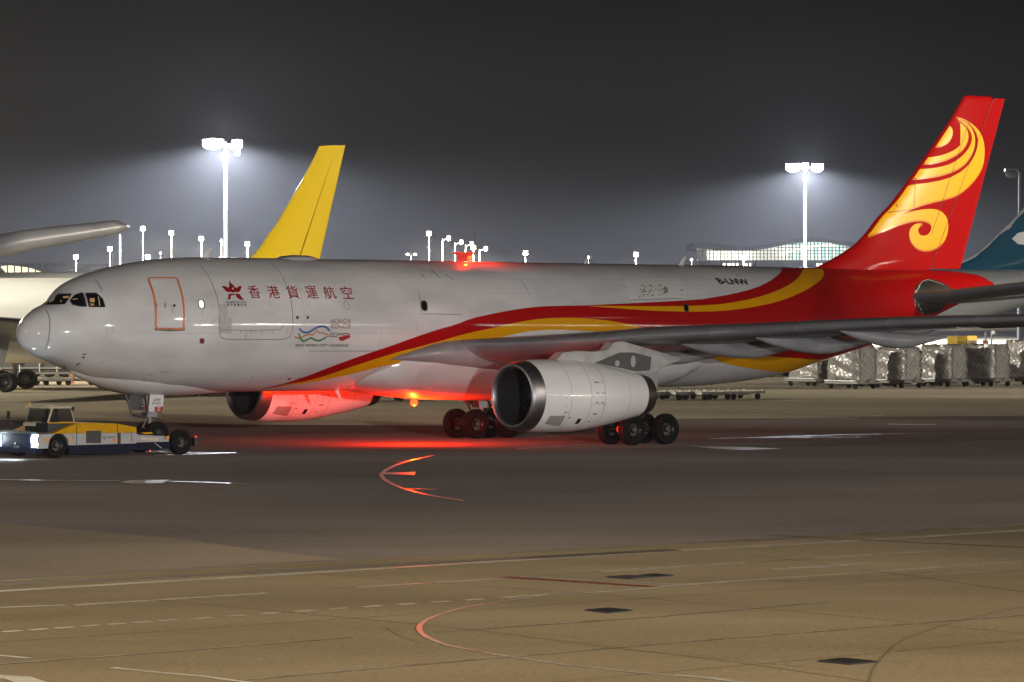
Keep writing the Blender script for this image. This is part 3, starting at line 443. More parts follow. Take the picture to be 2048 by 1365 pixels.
for sd in (1, -1):
    b = MB(); ys = sorted(set(WY+list(np.linspace(2.3, 29.2, 28))))
    b.loft([[(x, sd*y, z) for x, y, z in wing_sec(y)] for y in ys], WINGU)
    wing = b.build('wing', plane, flip=True, smooth=50)
    # slats: leading edge panels with gaps
    gaps = [3.6, 8.25, 9.05, 12.5, 15.7, 19.0, 22.2, 25.3, 28.4]
    for y0_, y1_ in zip(gaps[:-1], gaps[1:]):
        b = MB(); yy = [y0_+.03]+[q for q in np.linspace(y0_, y1_, 5)[1:-1]]+[y1_-.03]
        b.loft([[(x, sd*y, z) for x, y, z in wing_sec(y, .015, .14 if y0_ > 8.3 or y0_ < 8 else .12, 8)] for y in yy], SLAT)
        b.build('slat', wing, flip=True, smooth=50)
    b = MB(); b.loft([[(x+(y-29.2)*1.2, sd*y, z+dz) for x, y, z in [(lambda p: (36.7+(p[0]-36.7)*k, 29.2+dy, 5.98+(p[2]-5.98)*k))(p) for p in wing_sec(29.2)]] for dy, dz, k in ((0, 0, 1), (.35, .35, .85), (.6, 1.0, .7), (.95, 2.3, .4))], RED)
    b.build('winglet', wing, flip=True, smooth=50)
    # flap track fairings: (tail x, y, tail z, start x, depth, half width)
    for (tx, y, tz, sx0, dp, hw) in ((32.9, 6.9, 4.02, 25.0, .52, .40), (33.9, 10.5, 4.42, 26.6, .62, .42), (34.9, 13.8, 4.62, 27.9, .60, .38), (36.0, 17.1, 4.84, 29.6, .54, .34)):
        b = MB(); rings = []
        for t in np.linspace(0, 1, 15):
            x = sx0+(tx-sx0)*t; r_ = max(.02, math.sin(math.pi*min(1, t*.93+.02))**.7) if t < .62 else max(.04, (1-t)/.38)**.85*math.sin(math.pi*(.62*.93+.02))**.7+.03
            zc_ = np.interp(t, [0, .5, 1], [wing_sec(y)[22][2]+.1, tz+.02, tz]); rings.append(ell(x, sd*y, zc_-dp*.35*r_, hw*r_, dp*.62*r_, 16, 2.3))
        b.loft(rings, GREY); b.build('flap_track_fairing', wing, flip=True, smooth=50)
    # flap trailing edge
    b = MB()
    for y0_, y1_ in ((3.6, 9.3), (9.5, 19.6)):
        sec = lambda y: [(np.interp(y, [2.3, 9.4, 29.2], [30.9, 32.0, 39.0])+dx, sd*y, wing_sec(y)[0][2]+dz) for dx, dz in ((-1.7, .06), (-1.0, .08), (.12, -.03), (.12, -.05), (-1.0, -.20), (-1.7, -.22))]
        b.loft([sec(y) for y in np.linspace(y0_, y1_, 5)], GREY)
    b.build('flap', wing, flip=True, smooth=40)
    b = MB(); b.loft([[(np.interp(y, [9.4, 29.2], [32.0, 39.0])+dx, sd*y, wing_sec(y)[0][2]+dz) for dx, dz in ((-1.5, .08), (-.9, .1), (-.15, -.20), (-.16, -.23), (-.9, -.12), (-1.5, -.18))] for y in np.linspace(19.8, 27.5, 5)], DGREY)
    b.build('aileron', wing, flip=True, smooth=40)
# --- fin and rudder
FLE = DATA['fin']['LE']; FTE = DATA['fin']['TE']; FRU = DATA['fin']['rud']
lez = [q[1] for q in FLE][::-1]; lex = [q[0] for q in FLE][::-1]
lez = [7.6]+lez; lex = [44.0]+lex
def fle(z): return np.interp(z, lez, lex)
def fte(z): return np.interp(z, [FTE[1][1], FTE[0][1]], [FTE[1][0], FTE[0][0]])
def frd(z): return np.interp(z, [FRU[1][1], FRU[0][1]], [FRU[1][0], FRU[0][0]])
def finy(x, z):
    le, te = fle(z), fte(z); base = np.interp(z, [8.0, 8.4, 9.4, 10.6], [48.6, 49.0, 49.2, 49.9]); le2 = np.where(z < 10.6, np.minimum(le+.0, base), le)
    q = np.clip((x-le)/(te-le), 0, 1); ch = np.minimum(te-le, 9.2)
    return foil(q, True)/1.12*np.interp(z, [8, 16.8], [.095, .09])*ch*.95+.004*(1-q)
def finf(x, z, off=0.):
    x = np.atleast_1d(np.asarray(x, float)); z = np.atleast_1d(np.asarray(z, float)); y = finy(x, z); e_ = .02
    nx = -(finy(x+e_, z)-finy(x-e_, z))/(2*e_); nz = -(finy(x, z+e_)-finy(x, z-e_))/(2*e_)
    n = np.stack([nx, np.ones_like(nx), nz], -1); n /= np.linalg.norm(n, axis=-1, keepdims=True)
    return np.stack([x, y, z], -1)+n*off, n
b = MB(); zs = sorted(set([7.7]+list(np.linspace(8, 16.55, 40)))); rings = []
def fring(z, a=0., bfrac=None, x1=None, k=1.):
    le, te = fle(z), (frd(z) if x1 is None else x1); n = 22; r = []
    ss = [(1-math.cos(math.pi*i/n))/2 for i in range(n+1)]
    for s_ in ss[::-1]: x = le+(te-le)*s_; r.append((x, float(finy(x, z))*k, z))
    for s_ in ss[1:]: x = le+(te-le)*s_; r.append((x, -float(finy(x, z))*k, z))
    return r
rings = [fring(z) for z in zs]
for dz, k, dx in ((.12, .8, .08), (.2, .45, .25), (.235, .1, .5)):
    r = fring(16.55, k=k); c0 = fle(16.55); rings.append([(max(x, c0+dx+.001*i), y, z+dz) for i, (x, y, z) in enumerate(r)])
b.loft(rings, RED); fin = b.build('fin', plane, flip=True, smooth=60)
b = MB(); rings = []
for z in np.linspace(8.12, 16.72, 20):
    x0_, x1_ = frd(z)+.03, fte(z); n = 8; r = []
    for s_ in [i/n for i in range(n+1)][::-1]: x = x0_+(x1_-x0_)*s_; r.append((x, max(.012, float(finy(x, z))), z))
    for s_ in [i/n for i in range(n+1)]: x = x0_+(x1_-x0_)*s_; r.append((x, -max(.012, float(finy(x, z))), z))
    rings.append(r)
b.loft(rings, RED); rud = b.build('rudder', fin, flip=True, smooth=50)
s_ = Skin()
FYEL = mat('emblem_yellow', (.80, .43, .0), .35, coat=.6, spec=.3)
for q in DATA['fin']['sw']:
    q = [tuple(p) for p in q]; sm = smooth_poly(q, 1)
    def clip(pp, dz=0): return [(max(x, fle(z+dz)+.16), z+dz) for x, z in pp]
    for sd in (1, -1):
        fn = finf if sd == 1 else (lambda x, z, o=0.: (lambda r: (r[0]*[1, -1, 1], r[1]*[1, -1, 1]))(finf(x, z, o)))
        s_.poly([clip(sm)], AMB, .014, .5, .5, f=fn); s_.poly([clip([(x, z) for x, z in sm], .085)], FYEL, .020, .5, .5, f=fn)
for pts in ([(FRU[1][0], 8.1), (FRU[0][0], 16.7)], [(53.0, 9.8), (55.9, 15.7)], [(50.0, 10.8), (51.7, 11.0), (52.0, 12.8)]):
    s_.line(pts, .03, mat('dark_red_seam', (.12, .004, .004), .5), .026, f=finf, R=1)
s_.finish('tail_emblem', fin)
# --- tailplane
for sd in (1, -1):
    b = MB(); rings = []
    for y in np.linspace(.6, 9.7, 12):
        le = 50.2+(y-2)*.675; te = 55.6+(y-2)*.30 if y < 9.7 else 57.9; z0 = 6.76+(y-2)*.135+.0; ch = te-le; ss = [(1-math.cos(math.pi*i/12))/2 for i in range(13)]; r = []
        for q in ss[::-1]: r.append((le+ch*q, sd*y, z0+foil(q, False)*.10*ch-(.02*ch*q)))
        for q in ss[1:-1]: r.append((le+ch*q, sd*y, z0-foil(q, True)*.10*ch-(.02*ch*q)))
        rings.append(r)
    b.loft(rings, DGREY); b.build('tailplane', plane, flip=True, smooth=50)
# --- engines
EP = [(18.07, 1.30), (18.12, 1.36), (18.3, 1.425), (18.75, 1.485), (19.5, 1.52), (20.5, 1.53), (21.2, 1.515), (22.0, 1.44), (22.8, 1.325), (23.8, 1.155), (24.5, 1.015), (24.95, .93)]
WHITE2 = mat('nacelle_white', (.80, .79, .77), .3, coat=.6, noise=(1.1, .08, (.3, 1, 1)))
for sd in (1, -1):
    en = MB(); px = [p[0]-18.07 for p in EP]; pr = [p[1] for p in EP]; cc = (18.07, sd*9.37, 2.29)
    fine = [(t, interp(t, px, pr)) for t in np.linspace(.62, px[-1], 40)]
    en.lathe(fine, cc, WHITE2, n=72)
    for xr, wd in ((2.0, .016), (3.1, .018), (3.95, .022), (5.6, .014)):
        rr_ = [(xr, interp(xr, px, pr)+.004), (xr+wd, interp(xr+wd, px, pr)+.004)]; en.lathe(rr_, cc, SEAM, n=72)
    eng = en.build('engine', plane, flip=True, smooth=50)
    # markings on the cowl
    def cowl(x, ph_, off=0., sd=sd):
        x = np.atleast_1d(np.asarray(x, float)); ph_ = np.atleast_1d(np.asarray(ph_, float)); r = pch(px, pr, x)+off
        n = np.stack([0*x, np.cos(ph_), np.sin(ph_)], -1); return np.stack([x+18.07, sd*9.37+r*np.cos(ph_), 2.29+r*np.sin(ph_)], -1), n
    s_ = Skin()
    s_.poly([[(1.0, -.55), (1.85, -.55), (1.85, -.95), (.95, -.85)]], BLACK if False else mat('cowl_grey_panel', (.30, .29, .28), .5), .006, .2, .1, f=cowl)  # flat grey patch on the lower cowl
    s_.poly([[(2.62, -.66), (2.82, -.66), (2.80, -.86), (2.60, -.86)]], BLACK, .008, 0, .1, f=cowl)
    for (x, p_, w_, h_) in ((3.35, .42, .3, .05), (3.75, .42, .1, .03), (3.35, .1, .22, .03), (3.7, .1, .18, .03), (3.35, -.16, .22, .03), (3.7, -.16, .2, .03), (3.35, -.5, .3, .05), (3.7, -.75, .1, .03), (1.75, -.42, .12, .05), (1.95, -.42, .05, .05), (2.05, -.6, .15, .04), (3.3, -.75, .12, .06)):
        s_.poly([[(x, p_), (x+w_, p_-.01), (x+w_*.9, p_-h_), (x+.02, p_-h_)]], SEAM, .007, 0, 0, f=cowl)
    for pts in ([(3.1, -.22), (3.95, -.22)], [(3.95, .1), (3.8, .0), (3.1, .0)], [(3.8, -.22), (3.95, -.3)], [(1.72, .0), (1.72, -.5), (1.62, -.8)], [(.62, .02), (2, .02)]):
        s_.line(pts, .02, SEAM, .007, f=cowl, R=1.5)
    cm_ = s_.finish('cowl_marking', eng); join_into(eng, cm_)
    lp = MB(); lp.lathe([(t, interp(t, px, pr)) for t in (.60, .45, .3, .2, .12, .05)]+[(0.0, 1.28), (.02, 1.235), (.08, 1.20), (.2, 1.175), (.35, 1.165)], cc, METAL, n=72); lp.build('inlet_lip', eng, flip=True, smooth=60)
    du = MB(); du.lathe([(.35, 1.165), (.7, 1.17), (1.3, 1.22), (1.62, 1.25), (1.64, .02)], cc, mat('inlet_duct', (.03, .03, .034), .45), n=48); du.build('inlet_duct', eng, flip=True)
    fa = MB()
    for k in range(26):
        a = 2*math.pi*k/26; vs = []
        for r_, da, dx in ((.3, -.12, .0), (1.2, -.07, .25), (1.2, .10, -.0), (.3, .12, -.12)):
            vs.append((cc[0]+1.42+dx, cc[1]+r_*math.cos(a+da), cc[2]+r_*math.sin(a+da)))
        fa.add(vs, [(0, 1, 2, 3)], mat('fan_titanium', (.035, .035, .04), .5, metal=.3))
    fa.build('fan_blades', eng, flip=True, smooth=0, recalc=False)
    sp = MB(); sp.lathe([(.95, .01), (1.0, .08), (1.15, .2), (1.4, .33), (1.5, .33)], cc, mat('spinner_grey', (.06, .06, .065), .4), n=24); sp.build('spinner', eng, flip=True)
    nz = MB(); nz.lathe([(6.86, .93), (6.9, .925), (7.3, .85), (7.45, .815), (7.45, .79), (7.0, .80), (6.6, .6), (6.6, .05)], cc, DMETAL, n=48); nz.lathe([(6.2, .5), (7.0, .4), (7.9, .12), (8.0, .01)], cc, DMETAL, n=24); nz.build('exhaust_nozzle', eng, flip=True, smooth=60)
    PL = [(20.3, 3.80), (20.7, 4.10), (21.5, 4.17), (22.4, 4.13), (23.2, 4.21), (23.5, 4.52), (24.0, 4.58), (25.3, 4.30), (27.2, 3.90), (27.4, 3.80), (26.5, 3.5), (25.8, 3.24), (25.0, 3.2), (23.3, 3.4), (22.4, 3.6)]
    b = MB(); b.loft([[(x, sd*9.37+yo, 3.7+(z-3.7)*kz) for x, z in PL] for yo, kz in ((-.30, .8), (-.27, 1), (.27, 1), (.30, .8))], mat('pylon_paint', (.40, .39, .38), .45, noise=(2, .25, (1, 1, 1)))); py = b.build('pylon', eng, flip=True, smooth=30)
    b = MB(); IN = [(22.4, 3.66), (23.0, 3.86), (23.82, 4.13), (24.62, 4.13), (25.34, 3.98), (25.63, 3.91), (25.58, 3.42), (25.52, 3.3), (24.77, 3.26), (23.94, 3.41), (23.03, 3.55)]
    IN = [(x, 3.7+(z-3.7)*.93) for x, z in IN]
    b.prism(IN, 'y', sd*(9.37+.28), sd*(9.37+.325), mat('pylon_recess', (.055, .053, .05), .5))
    for cx, cz, rx, rz in ((23.67, 3.64, .13, .13), (24.58, 3.72, .14, .25)): b.prism([(cx+rx*math.cos(t), cz+rz*math.sin(t)) for t in [k*.45 for k in range(14)]], 'y', sd*(9.37+.3), sd*(9.37+.332), mat('oval_panel', (.34, .33, .33), .5))
    b.build('pylon_panel', eng, flip=True)
# --- landing gear
def wheel(x, y, z, r, wd, parent=plane, name='wheel'):
    b = MB(); hw = wd/2; pf = [(-hw*.55, r*.50), (-hw*.9, r*.62), (-hw, r*.80), (-hw*.85, r*.93), (-hw*.5, r*.99), (0, r), (hw*.5, r*.99), (hw*.85, r*.93), (hw, r*.80), (hw*.9, r*.62), (hw*.55, r*.50)]
    b.lathe(pf, (x, y, z), RUB, 'y', 40)
    for g in (-.25, 0, .25): b.lathe([(g*wd-.012, r*1.003-.004), (g*wd+.012, r*1.003-.004)], (x, y, z), BLACK, 'y', 40)
    w_ = b.build(name, parent, flip=True, smooth=40)
    b = MB()
    for s2 in (-1, 1):
        b.lathe([(s2*hw*.55, r*.50), (s2*hw*.72, r*.50), (s2*hw*.62, r*.44), (s2*hw*.3, r*.40), (s2*hw*.25, r*.22), (s2*hw*.7, r*.19), (s2*hw*.75, r*.12), (s2*hw*.7, .01)], (x, y, z), HUB, 'y', 28)
        for k in range(8):
            a = k*math.pi/4; b.box((x+r*.31*math.cos(a), y+s2*hw*.32, z+r*.31*math.sin(a)), (.07*r, .03, .07*r), BLACK)
    b.build('rim', w_, flip=True, smooth=40); return w_
for sd in (1, -1):
    for x in (27.86, 29.84):
        for y in (4.64, 6.04): wheel(x, sd*y, .68-(29-x)*math.sin(TH), .685, .50)
    b = MB(); zz = .68
    b.tube([(27.7, sd*5.34, zz), (30.0, sd*5.34, zz-.02)], .14, STRUT, 12)
    for x in (27.86, 29.84): b.tube([(x, sd*4.5, zz), (x, sd*6.2, zz)], .08, STRUT, 10)
    b.tube([(28.8, sd*5.34, zz), (28.75, sd*5.34, 1.9)], .15, METAL, 14); b.tube([(28.75, sd*5.34, 1.6), (28.6, sd*5.3, 4.2)], .24, STRUT, 14)
    b.tube([(28.7, sd*5.34, 1.9), (28.4, sd*3.6, 3.4)], .10, STRUT, 8); b.tube([(28.2, sd*5.34, 1.2), (27.9, sd*5.3, 1.65), (28.6, sd*5.34, 2.1)], .06, STRUT, 8)
    b.tube([(28.9, sd*5.34, 1.0), (29.4, sd*5.34, 1.5), (28.85, sd*5.34, 2.0)], .06, STRUT, 8)
    b.tube([(28.4, sd*5.5, 2.6), (28.2, sd*5.5, 1.2), (28.0, sd*5.5, .8)], .025, BLACK, 6); b.tube([(29.0, sd*5.2, 2.6), (29.2, sd*5.2, 1.3), (29.7, sd*5.3, .85)], .025, BLACK, 6)
    b.box((28.7, sd*5.34, 1.55), (.5, .5, .3), STRUT)
    lg = b.build('main_landing_gear', plane, flip=True, smooth=40)
    b = MB(); b.prism([(27.6, 3.9), (29.8, 3.9), (29.5, 1.9), (28.9, 1.5), (28.1, 1.6), (27.7, 2.2)], 'y', sd*5.72, sd*5.77, GREY); b.build('gear_door', lg, flip=True)
for y in (-.36, .36): wheel(6.55, y, .83-(29-6.6)*math.sin(TH), .52, .38)
dz = -(29-6.5)*math.sin(TH)
b = MB(); b.tube([(6.55, 0, .83+dz), (6.42, 0, 1.3+dz)], .09, METAL, 12); b.tube([(6.42, 0, 1.25+dz), (6.25, 0, 2.6+dz)], .13, STRUT, 12)
b.tube([(6.55, -.4, .83+dz), (6.55, .4, .83+dz)], .07, STRUT, 8)
b.tube([(6.38, 0, 1.5+dz), (5.6, 0, 1.62+dz)], .07, STRUT, 8); b.tube([(5.55, 0, 1.62+dz), (5.2, .0, 2.5+dz)], .05, STRUT, 8)
b.tube([(6.5, 0, 1.6+dz), (7.1, 0, 1.35+dz), (6.75, 0, 1.0+dz)], .05, STRUT, 8); b.tube([(6.2, .1, 1.5+dz), (6.0, .1, 1.1+dz), (6.35, .1, .95+dz)], .05, STRUT, 8)
b.tube([(6.55, .1, 1.75+dz), (6.95, .15, 1.7+dz), (7.1, .1, 1.4+dz), (6.7, .1, 1.2+dz)], .018, MAROON, 6)
b.box((6.4, 0, 1.62+dz), (.5, .42, .2), STRUT)
for y in (-.22, .22): b.sphere((6.22, y, 1.95+dz), .09, METAL, 10)
ng = b.build('nose_landing_gear', plane, flip=True, smooth=40)
b = MB(); b.prism([(6.10, 2.50), (6.78, 2.45), (6.70, 1.57), (6.00, 1.60)], 'y', .49, .52, WHITE)
b.prism([(6.30, 1.80), (6.72, 1.79), (6.69, 1.58), (6.31, 1.56)], 'y', .515, .526, mat('red_placard', (.28, .005, .008), .5)); dr = b.build('gear_door', ng, flip=True); dr['label'] = 'white nose gear door with registration letters'
s_ = Skin()
def flat(x, z, off=0.):
    x = np.atleast_1d(np.asarray(x, float)); z = np.atleast_1d(np.asarray(z, float)); return np.stack([x, 0*x+.52+off, z], -1), np.stack([0*x, 0*x+1, 0*x], -1)
put_text(s_, 'LNW', 6.24, 2.02, .36, .12, BLACK, off=.006, bold=.02, R=1, f=flat); put_text(s_, 'ETOPS', 6.18, 1.88, .42, .10, BLACK, off=.006, bold=.01, R=1, f=flat)
for k in range(3): s_.poly([[(6.42, 1.765-k*.06), (6.58, 1.765-k*.06), (6.58, 1.74-k*.06), (6.42, 1.74-k*.06)]], WHITE, .010, 0, 0, f=flat)
join_into(dr, s_.finish('door_lettering', dr))
b = MB(); b.prism([(5.58, 2.5), (6.18, 2.4), (6.40, 1.60), (5.70, 1.64)], 'y', -.35, -.31, DGREY); b.prism([(4.6, 2.6), (5.5, 2.5), (5.5, 2.05), (4.9, 2.2)], 'y', .42, .44, WHITE) if False else None; b.build('gear_door', ng, flip=True)
# --- antennas, drain masts, beacons
def blade(x, y, z, h, c_, sweep, m=WHITE, s2=1, name='antenna'):
    b = MB(); b.loft([[(x+dx+k*sweep*h, y+dy, z+s2*k*h) for dx, dy in ((0, 0), (c_*(1-.55*k)*.4, .03), (c_*(1-.55*k), 0), (c_*(1-.55*k)*.4, -.03))] for k in (-.1, .5, 1)], m); b.build(name, fus, flip=True, smooth=0)
blade(9.05, 0, 8.0, .42, .30, .85); blade(36.2, 0, 8.03, .42, .32, .9); blade(41.0, 0, 8.02, .26, .2, .8, DGREY); blade(30.35, 0, 8.05, .2, .15, .8)
blade(15.9, .2, 2.42, .5, .22, .7, WHITE, -1, 'drain_mast'); blade(33.2, .2, 2.3, .42, .25, .7, WHITE, -1, 'drain_mast'); blade(35.6, .6, 2.45, .15, .2, .7, DGREY, -1, 'drain_mast'); blade(1.95, .3, 3.5, .2, .1, .1, BLACK, -1, 'probe')
b = MB(); b.loft([ell(x, 0, 8.0, w_, h_, 20, 2.4) for x, w_, h_ in ((13.0, .1, .02), (13.3, .5, .12), (13.8, .62, .17), (14.4, .6, .16), (14.8, .4, .09), (15.0, .1, .02))], GREY); b.build('radome_blister', fus, flip=True, smooth=60)
for (x, y, z, s2) in ((20.47, 0, 1.90, -1), (23.61, 0, 8.10, 1)):
    b = MB(); b.lathe([(-.06*s2, .10), (0, .10)], (x, y, z), METAL, 'z', 16, cap=True); b.sphere((x, y, z+.07*s2), .17 if s2 < 0 else .12, BEACON, 12); bo = b.build('beacon', fus, flip=True, smooth=40)
    lamp('POINT', (x, -y, z+(-.6 if s2 < 0 else .55)), 4200 if s2 < 0 else 420, (1, .02, .001), .05, parent=plane, name='beacon_light')
# ================================================================ ground
def surf_mat(name, c1, c2, rough, scale, bumps, stretch=(1, 1, 1), joint=None, jcol=None):
    m = bpy.data.materials.new(name); m.use_nodes = True; t = m.node_tree; b = t.nodes['Principled BSDF']; N = t.nodes.new; L = t.links.new
    tc_ = N('ShaderNodeTexCoord'); mp = N('ShaderNodeMapping'); mp.inputs['Scale'].default_value = stretch; mp.inputs['Rotation'].default_value = (0, 0, math.radians(-22)); L(tc_.outputs['Object'], mp.inputs[0])
    n1 = N('ShaderNodeTexNoise'); n1.inputs['Scale'].default_value = scale; n1.inputs['Detail'].default_value = 8; n1.inputs['Roughness'].default_value = .62; L(mp.outputs[0], n1.inputs[0])
    n2 = N('ShaderNodeTexNoise'); n2.inputs['Scale'].default_value = 9; n2.inputs['Detail'].default_value = 5; L(tc_.outputs['Object'], n2.inputs[0])
    r = N('ShaderNodeMapRange'); r.inputs[1].default_value = .32; r.inputs[2].default_value = .68; L(n1.outputs[0], r.inputs[0])
    mx = N('ShaderNodeMix'); mx.data_type = 'RGBA'; mx.inputs[6].default_value = (*c1, 1); mx.inputs[7].default_value = (*c2, 1); L(r.outputs[0], mx.inputs[0])
    m2 = N('ShaderNodeMix'); m2.data_type = 'RGBA'; m2.blend_type = 'MULTIPLY'; m2.inputs[0].default_value = .55; L(mx.outputs[2], m2.inputs[6])
    r3 = N('ShaderNodeMapRange'); r3.inputs[1].default_value = .3; r3.inputs[2].default_value = .7; r3.inputs[3].default_value = .6; r3.inputs[4].default_value = 1.3; L(n2.outputs[0], r3.inputs[0]); L(r3.outputs[0], m2.inputs[7])
    L(m2.outputs[2], b.inputs['Base Color'])
    r2 = N('ShaderNodeMapRange'); r2.inputs[3].default_value = rough-.1; r2.inputs[4].default_value = rough+.12; L(n1.outputs[0], r2.inputs[0]); L(r2.outputs[0], b.inputs['Roughness'])
    bp = N('ShaderNodeBump'); bp.inputs['Strength'].default_value = bumps; bp.inputs['Distance'].default_value = .02; L(n2.outputs[0], bp.inputs['Height']); L(bp.outputs[0], b.inputs['Normal'])
    df = N('ShaderNodeBsdfDiffuse'); L(m2.outputs[2], df.inputs[0]); df.inputs[1].default_value = .8; L(df.outputs[0], t.nodes['Material Output'].inputs[0]); L(bp.outputs[0], df.inputs['Normal'])
    MATS[name] = m; return m
CONC = surf_mat('apron_concrete', (.070, .057, .038), (.130, .106, .071), .75, .035, .25, (1, 2.6, 1))
ASPH = surf_mat('taxiway_asphalt', (.075, .064, .058), (.115, .098, .088), .88, .03, .3, (1, 3, 1))
ASPL = surf_mat('asphalt_faded', (.10, .083, .066), (.145, .12, .095), .88, .04, .3, (1, 3, 1))
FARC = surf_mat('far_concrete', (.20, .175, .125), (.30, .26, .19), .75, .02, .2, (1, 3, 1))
def sheet(name, pts, z, m, label=None):
    b = MB(); b.add([(x, y, z) for x, y in pts], [tuple(range(len(pts)))], m); o = b.build(name, smooth=0); o['kind'] = 'structure'; return o
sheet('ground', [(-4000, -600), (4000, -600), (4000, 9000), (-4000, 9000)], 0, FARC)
gl = lambda *q: [gr(*p) for p in q]
# near edge of the taxiway (photo row of the concrete boundary) and its far edge
near = gl((-300, 1186), (0, 1160), (700, 1121), (1400, 1087), (2048, 1046), (2500, 1015)); far = gl((2700, 832), (2048, 832), (1348, 838), (900, 852), (500, 850), (200, 842), (-400, 838))
def ext(L, k=900):
    a, b_ = Vector(L[1])-Vector(L[0]), Vector(L[-1])-Vector(L[-2]); return [tuple(Vector(L[0])-a.normalized()*k)]+L+[tuple(Vector(L[-1])+b_.normalized()*k)]
near = gl((-100, 1166), (0, 1160), (700, 1121), (1400, 1087), (2048, 1046)); near = [tuple(q) for q in near]; near = [near[0], near[-1]] if False else near
lft, rgt = Vector(near[0]), Vector(near[-1]); dn = (rgt-lft).normalized(); near = [tuple(lft-dn*900)]+near+[tuple(rgt+dn*110)]
far = [(900, far[0][1]+0)]+far+[(-900, far[-1][1])]
sheet('taxiway', near+far, .004, ASPH)
sheet('faded_asphalt', [tuple(Vector(gr(0, 1158))-dn*700)]+gl((0, 1158), (690, 1119), (560, 1106), (350, 1078), (150, 1060), (0, 1048), (-400, 1014), (-1500, 950), (-4000, 880)), .008, ASPL)
sheet('apron', [(-950, -900), (950, -500)]+near[::-1], .004, CONC)
# markings
WPT = mat('white_marking', (.56, .54, .49), .40, spec=.35, noise=(1.2, .3, (1, 1, 1)))
WPF = mat('faded_marking', (.30, .27, .21), .5, noise=(1.5, .5, (1, 1, 1)))
WPT2 = mat('white_guide_line', (.50, .48, .44), .30, spec=.8, noise=(1.2, .3, (1, 1, 1)))
TMK = mat('tyre_mark', (.082, .067, .046), .9, spec=.0)
JNT = mat('slab_joint', (.088, .072, .048), .9, spec=.0)
RPT = mat('red_marking', (.22, .02, .02), .45)
DKL = mat('tar_joint', (.045, .035, .025), .6)
mk = MB(); ZI = [0]
def gline(px, wd, m, z=.006, closed=False):
    P_ = [Vector(gr(*p)) for p in px]; o = []; ZI[0] += .00012; z = min(z, .009)+ZI[0]; wd *= 1.3 if wd < .25 and m is not DKL else 1
    for a, b in zip(P_, P_[1:]):
        n = max(1, int((b-a).length/3)); o += [a+(b-a)*k/n for k in range(n)]
    o.append(P_[-1]); L_, R_ = [], []
    for i, p in enumerate(o):
        d = (o[min(i+1, len(o)-1)]-o[max(i-1, 0)]).normalized(); n_ = Vector((-d.y, d.x))*wd/2
        L_.append((p.x+n_.x, p.y+n_.y, z)); R_.append((p.x-n_.x, p.y-n_.y, z))
    n = len(o); mk.add(L_+R_, [(i, i+1, n+i+1, n+i) for i in range(n-1)], m)
def gpoly(px, m, z=.021): mk.add([(*gr(*p), z) for p in px], [tuple(range(len(px)))], m)
gline([(-60, 1187), (0, 1183), (700, 1141.5), (1348, 1102), (1700, 1083), (2120, 1057)], .42, WPT)
gline([(-60, 1172), (300, 1156), (700, 1135), (1100, 1114), (1348, 1100.5)], .7, mat('drain_strip', (.080, .064, .042), .8), .006)
gline([(-40, 1165), (700, 1123), (1400, 1086), (2100, 1045)], .12, WPF)
gline([(1380, 1088), (2100, 1047)], .9, WPF, .010)
gline([(1535, 1071), (1700, 1080), (2100, 1098)], .16, DKL, .015)
for q in ([(0, 1216), (60, 1213.5), (130, 1211)], [(150, 1211), (534, 1187)], [(716, 1175), (1025, 1156.5)], [(1205, 1143.5), (1493, 1126.5)], [(1628, 1117.5), (1893, 1101)]): gline(q, .16, WPT)
gline([(540, 1186), (716, 1175)], .10, WPF); gline([(1040, 1155), (1205, 1143.5)], .08, WPF); gline([(1493, 1126.5), (1628, 1117.5)], .08, WPF)
x = 6
while x < 1150:
    y = 1265-(x*(45/650)) if x < 650 else 1220-(x-650)*(25/380); gline([(x, y), (x+38, y-2.6)], .17, WPT); x += 68 if x > 300 else 52
gline([(1010, 1195), (1100, 1190), (1240, 1183), (1348, 1172), (1700, 1148), (1760, 1144)], .14, WPT); gline([(1300, 1175), (2100, 1121)], .16, WPT)
gline([(1560, 1165), (1700, 1156), (1900, 1143)], .10, WPF)
gline([(1546, 1140), (1620, 1135.5), (1750, 1127)], .22, WPT); gline([(1630, 1137), (1690, 1132)], .3, WPT)
# red and white stripe
gline([(1005, 1155), (1310, 1175)], .28, RPT, .010); gline([(1040, 1155.5), (1400, 1172)], .10, WPT, .014)
# curved lead-in lines
cv2 = [(1290, 1176), (1230, 1181), (1180, 1184), (1103, 1190.5), (1042, 1199), (1000, 1205), (956, 1211), (912, 1220), (878, 1230.5), (854, 1240), (842, 1249), (837.5, 1257), (841, 1266), (850, 1274), (867.5, 1282), (891, 1291), (922, 1297.5), (966.5, 1306), (1007.5, 1313), (1086, 1325.5), (1178, 1336.5), (1281, 1348), (1400, 1357), (1560, 1372)]
gline(smooth_poly(cv2, 2, False), .085, WPT2, .013)
cv1 = [(866, 912), (840, 917.5), (817, 923), (797, 929), (779, 937), (766, 945), (762, 951), (766, 958), (779, 967), (800, 976), (817, 981.5), (841, 987.5), (872, 994), (930, 1003)]
gline(smooth_poly(cv1, 2, False), .14, WPT2, .013)
gpoly([(760, 946.5), (832, 945.2), (829, 951.3), (760, 949.5)], WPT, .016); gline([(805, 978), (852, 979), (872, 980)], .2, WPT, .016)
gline([(600, 922.5), (700, 923), (812, 923.5)], .14, WPF); gline([(560, 947.5), (762, 948)], .14, WPF)
gline([(1030, 899), (1130, 893), (1190, 888.5)], .14, WPF)
